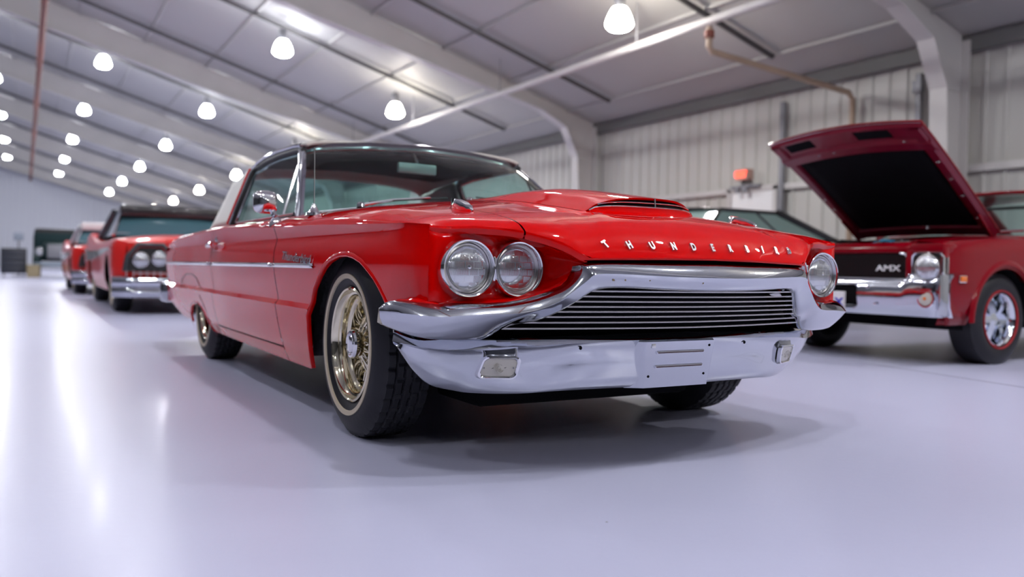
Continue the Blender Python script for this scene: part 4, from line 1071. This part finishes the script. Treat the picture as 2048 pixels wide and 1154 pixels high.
# --- red and black two-tone sedan behind, with trapezoid grille
def finned_car(name, label, loc, paint, roofm, grille=True, spear=None, length=5.5):
    c = thing(name, label, 'car', loc)
    tp = tab((.92, .80), (.85, .93), (.5, .99), (0, 1.0), (-.7, 1.02), (-3.6, .97), (-4.4, .92)); bl = tab((.90, .86), (.8, .90), (.3, .92), (-1, .90), (-2.5, .93), (-4.4, 1.12))
    body, Wx = car_body(c, paint, .88, -4.5, .98, tp, bl, None, 3.2, ar=.42, rock=.25, bulge=.03)
    cabin(c, roofm, CHROME2, -.85, -1.28, -2.7, -3.3, .92, 1.0, 1.47, wt=.72, glass=mat(name+'_glass', (.06, .14, .17), .04, 0, 1))
    xwh = -1.28
    # wide front bumper with rounded ends
    P = []
    for y in lin(-1, 1, 41):
        e = max(0, abs(y)-.75)/.25; x = .97-.22*e*e
        P.append([(x+o, y*.985, z-.11) for o, z in ((-.08, .56), (0, .565), (.035, .54), (.05, .50), (.03, .455), (.0, .44), (.02, .42), (.03, .38), (.0, .32), (-.08, .31))])
    fb = MB().grid(P).build('front_bumper', CHROME, c, ang=40)
    MB().box((1.01, .1, .265), (.03, .9, .06), bev=.02).build('air_slot', DARK, fb)
    # dark hooded pods with twin lamps, barred grille across the middle
    FR_ = mat(name+'_frame', (.05, .055, .06), .3, .3)
    for s in (-1, 1):
        arch = [(-.29, .0), (-.26, .16), (-.14, .29), (.14, .29), (.24, .18), (.28, .0)]
        A2 = [(s*(.57-q[0]*1.0), .52+q[1]*1.12) for q in arch]
        pod = MB().grid([[(.93, .57*s+(y-.57*s)*k, .52+(z-.52)*k) for y, z in A2] for k in (0, .9)]).build('lamp_pod', BLACK, c, ang=0)
        MB().tube([(.95, y, z) for y, z in A2], .028, 8).build('pod_frame', FR_, pod)
        for y, z in ((.68, .66), (.47, .68)): lamp_round(c, .95, s*y, z, .082)
        if spear:
            P = [[(x, s*(.985-.004), z-h), (x, s*.995, z-h), (x, s*.995, z+h), (x, s*(.985-.004), z+h)] for x, z, h in ((.5, .80, .01), (-.2, .78, .03), (-1.6, .74, .05), (-3.2, .72, .08), (-4.2, .76, .10))]
            MB().grid(P).build('side_spear', spear, c)
    g = MB().box((.93, 0, .58), (.05, .60, .26), bev=.01).build('grille', BLACK, c, ang=0)
    for z in (.50, .56, .62, .68): MB().box((.96, 0, z), (.02, 1.5 if z < .52 else .58, .012)).build('slat', SILVER, g, ang=0)
    for y in lin(-.84, .84, 23): MB().box((.965, y, .495), (.02, .010, .08)).build('grille_tooth', SILVER, g, ang=0)
    MB().box((xwh+.16, 0, 1.36), (.22, 1.46, .16), bev=.04).build('header', roofm, c)
    MB().box((.84, 0, .25), (.14, 1.6, .10), bev=.03).build('front_valance', GREY, c)
    MB().tube([(-.86, y, 1.03) for y in lin(-.8, .8, 3)], .012, 6).build('windshield_lower_trim', CHROME2, c)
    simple_wheels(c, [(0, .80, 1), (0, -.80, -1), (-3.2, .80, 1), (-3.2, -.80, -1)], .355, GOLD, CREAM, front=False)
    return c
finned_car('black_roofed_car', 'red finned car with black roof and big trapezoid chrome-barred grille', (-8.95, -.02, 0), ORED, mat('black_vinyl_top', (.02, .018, .02), .25, 0, .5), True, spear=mat('cream_side_spear', (.62, .60, .52), .3, 0, 1))
c2 = finned_car('white_roofed_car', 'red finned car with white roof and pale side spear, behind the black-roofed one', (-15.6, -.16, 0), ORED, WHITE, False, spear=mat('cream_spear', (.65, .60, .50), .3, 0, 1))

# --- black coupe beyond the hood and orange truck further along the wall (both face -Y)
blk = thing('black_coupe', 'black low coupe parked near the wall behind the hood', 'car', (-5.3, 4.35, 0), -PI/2)
BP = mat('black_paint', (.012, .012, .012), .2, 0, 1)
car_body(blk, BP, .85, -3.75, .91, tab((.85, .80), (.6, .88), (0, .94), (-.6, .97), (-3.7, .95)), tab((.85, .78), (.3, .86), (-2.5, .90), (-3.7, .88)), None, 2.8)
cabin(blk, BP, BP, -.62, -1.12, -2.1, -3.4, .88, .95, 1.47, wt=.70, glass=mat('pale_green_glass', (.22, .33, .30), .05, 0, .6))
for s in (-1, 1):
    MB().grid([[(-1.85-.25*v-1.3*u*(1-.0*v)+.0*v, s*(.80-.19*v+.004), .94+.47*v*(1-.75*u)) for v in lin(0, 1, 5)] for u in lin(0, 1, 6)]).build('sail_panel', BP, blk, solid=.02)
simple_wheels(blk, [(0, .74, 1), (0, -.74, -1), (-2.8, .74, 1), (-2.8, -.74, -1)], .33, GREY, front=False)
for s in (-1, 1): lamp_round(blk, .83, s*.70, .70, .08)
MB().box((.88, 0, .50), (.12, 1.75, .14), bev=.04).build('front_bumper', CHROME, blk); MB().box((.84, 0, .68), (.05, 1.1, .14), bev=.02).build('grille', GREY, blk)
MB().box((-.98, .97, 1.0), (.07, .16, .10), bev=.03).build('door_mirror', mat('pink_mirror_shell', (.6, .12, .14), .3, 0, 1), blk)
org = thing('orange_pickup', 'faded orange pickup cab showing just over the red hood', 'truck', (-8.9, 5.0, 0), -PI/2)
OP = mat('orange_paint', (.55, .16, .08), .35, 0, 1)
car_body(org, OP, .85, -4.2, .95, tab((.85, .98), (.6, 1.06), (-.6, 1.12), (-1.9, 1.10), (-2.0, 1.02), (-4.2, 1.02)), tab((.85, .95), (0, 1.0), (-4.2, 1.0)), None, 3.1, rock=.34, ar=.43)
cabin(org, OP, OP, -.55, -.85, -1.75, -1.85, .90, 1.10, 1.72, wt=.80)
simple_wheels(org, [(0, .76, 1), (0, -.76, -1), (-3.1, .76, 1), (-3.1, -.76, -1)], .37, GREY, front=False)
for s in (-1, 1): lamp_round(org, .85, s*.72, .82, .09)
MB().box((.92, 0, .52), (.10, 1.8, .16), bev=.03).build('front_bumper', CHROME, org); MB().box((.86, 0, .80), (.04, 1.1, .2), bev=.01).build('grille', GREY, org)

# --- dark green vintage truck and clutter at the far end
DG = mat('dark_green_paint', (.006, .025, .028), .5, 0, 0, spec=.2)
tr = thing('vintage_truck', 'dark green vintage truck with round headlamps at the far end of the aisle', 'truck', (-34.5, -.85, 0))
b_ = MB(); b_.box((.2, 0, 1.0), (1.5, .90, .60), bev=.12); b_.box((-1.1, 0, 1.25), (1.4, 1.5, 1.0), bev=.15); b_.build('cab', DG, tr)
MB().box((-1.1, 0, 1.75), (1.3, 1.45, .3), bev=.12).build('roof', BLACK, tr)
MB().box((.98, 0, .98), (.06, .62, .52), bev=.05).build('grille', GREY, tr); MB().box((1.1, 0, .48), (.08, 1.55, .14), bev=.04).build('front_bumper', mat('dull_blue_steel', (.2, .25, .3), .3, .8), tr)
for s in (-1, 1):
    P = [[(.42*math.cos(t)*1.15+.3, s*(.50+w), .40+.46*math.sin(t)) for w in lin(0, .28, 4)] for t in lin(-.1, PI, 14)]
    MB().grid(P).build('fender', DG, tr, solid=.02)
    lamp_round(tr, .85, s*.55, .98, .14)
    MB().box((-1.1, s*.62, .42), (1.5, .30, .06), bev=.02).build('running_board', BLACK, tr)
simple_wheels(tr, [(.3, .62, 1), (.3, -.62, -1), (-2.0, .62, 1), (-2.0, -.62, -1)], .38, GREY, front=False)
MB().box((-1.6, 0, .8), (1.2, 1.5, .4), bev=.04).build('truck_bed', DG, tr)
t = thing('tool_cabinet', 'black rolling tool cabinet at the far left end', 'cabinet', (-34, -2.25, 0))
MB().box((0, 0, .60), (.6, .85, .95), bev=.03).build('cabinet_body', BLACK, t)
for i in range(4): MB().box((.31, 0, .28+.21*i), (.02, .76, .18), bev=.005).build('drawer', mat('drawer_%d_front' % i, (.03, .035, .05), .3), t)
for x in (-.2, .2):
    for y in (-.32, .32): MB().lathe([(0, -.02), (.06, -.02), (.06, .02), (0, .02)], 14, 'y', (x, y, .06)).build('caster', BLACK, t)
t = thing('cardboard_crate', 'tan open crate on the floor beside the tool cabinet', 'crate', (-33.0, -1.62, 0))
MB().box((0, 0, .22), (.5, .42, .44), bev=.01).build('crate_box', mat('tan_cardboard', (.38, .31, .18), .8), t); MB().box((0, 0, .45), (.54, .46, .03), bev=.008).build('lid', mat('tan_lid', (.45, .38, .22), .8), t)
t = thing('floor_post', 'slim grey stand rising behind the tool cabinet', 'stand', (-35.2, -2.1, 0))
MB().lathe([(0, 0), (.22, 0), (.22, .03), (.03, .05), (.03, 1.5), (.0, 1.5)], 16, 'z').build('post', GREY, t); MB().box((0, 0, 1.55), (.06, .34, .30), bev=.02).build('sign_board', mat('blue_grey_board', (.3, .34, .42), .5), t)
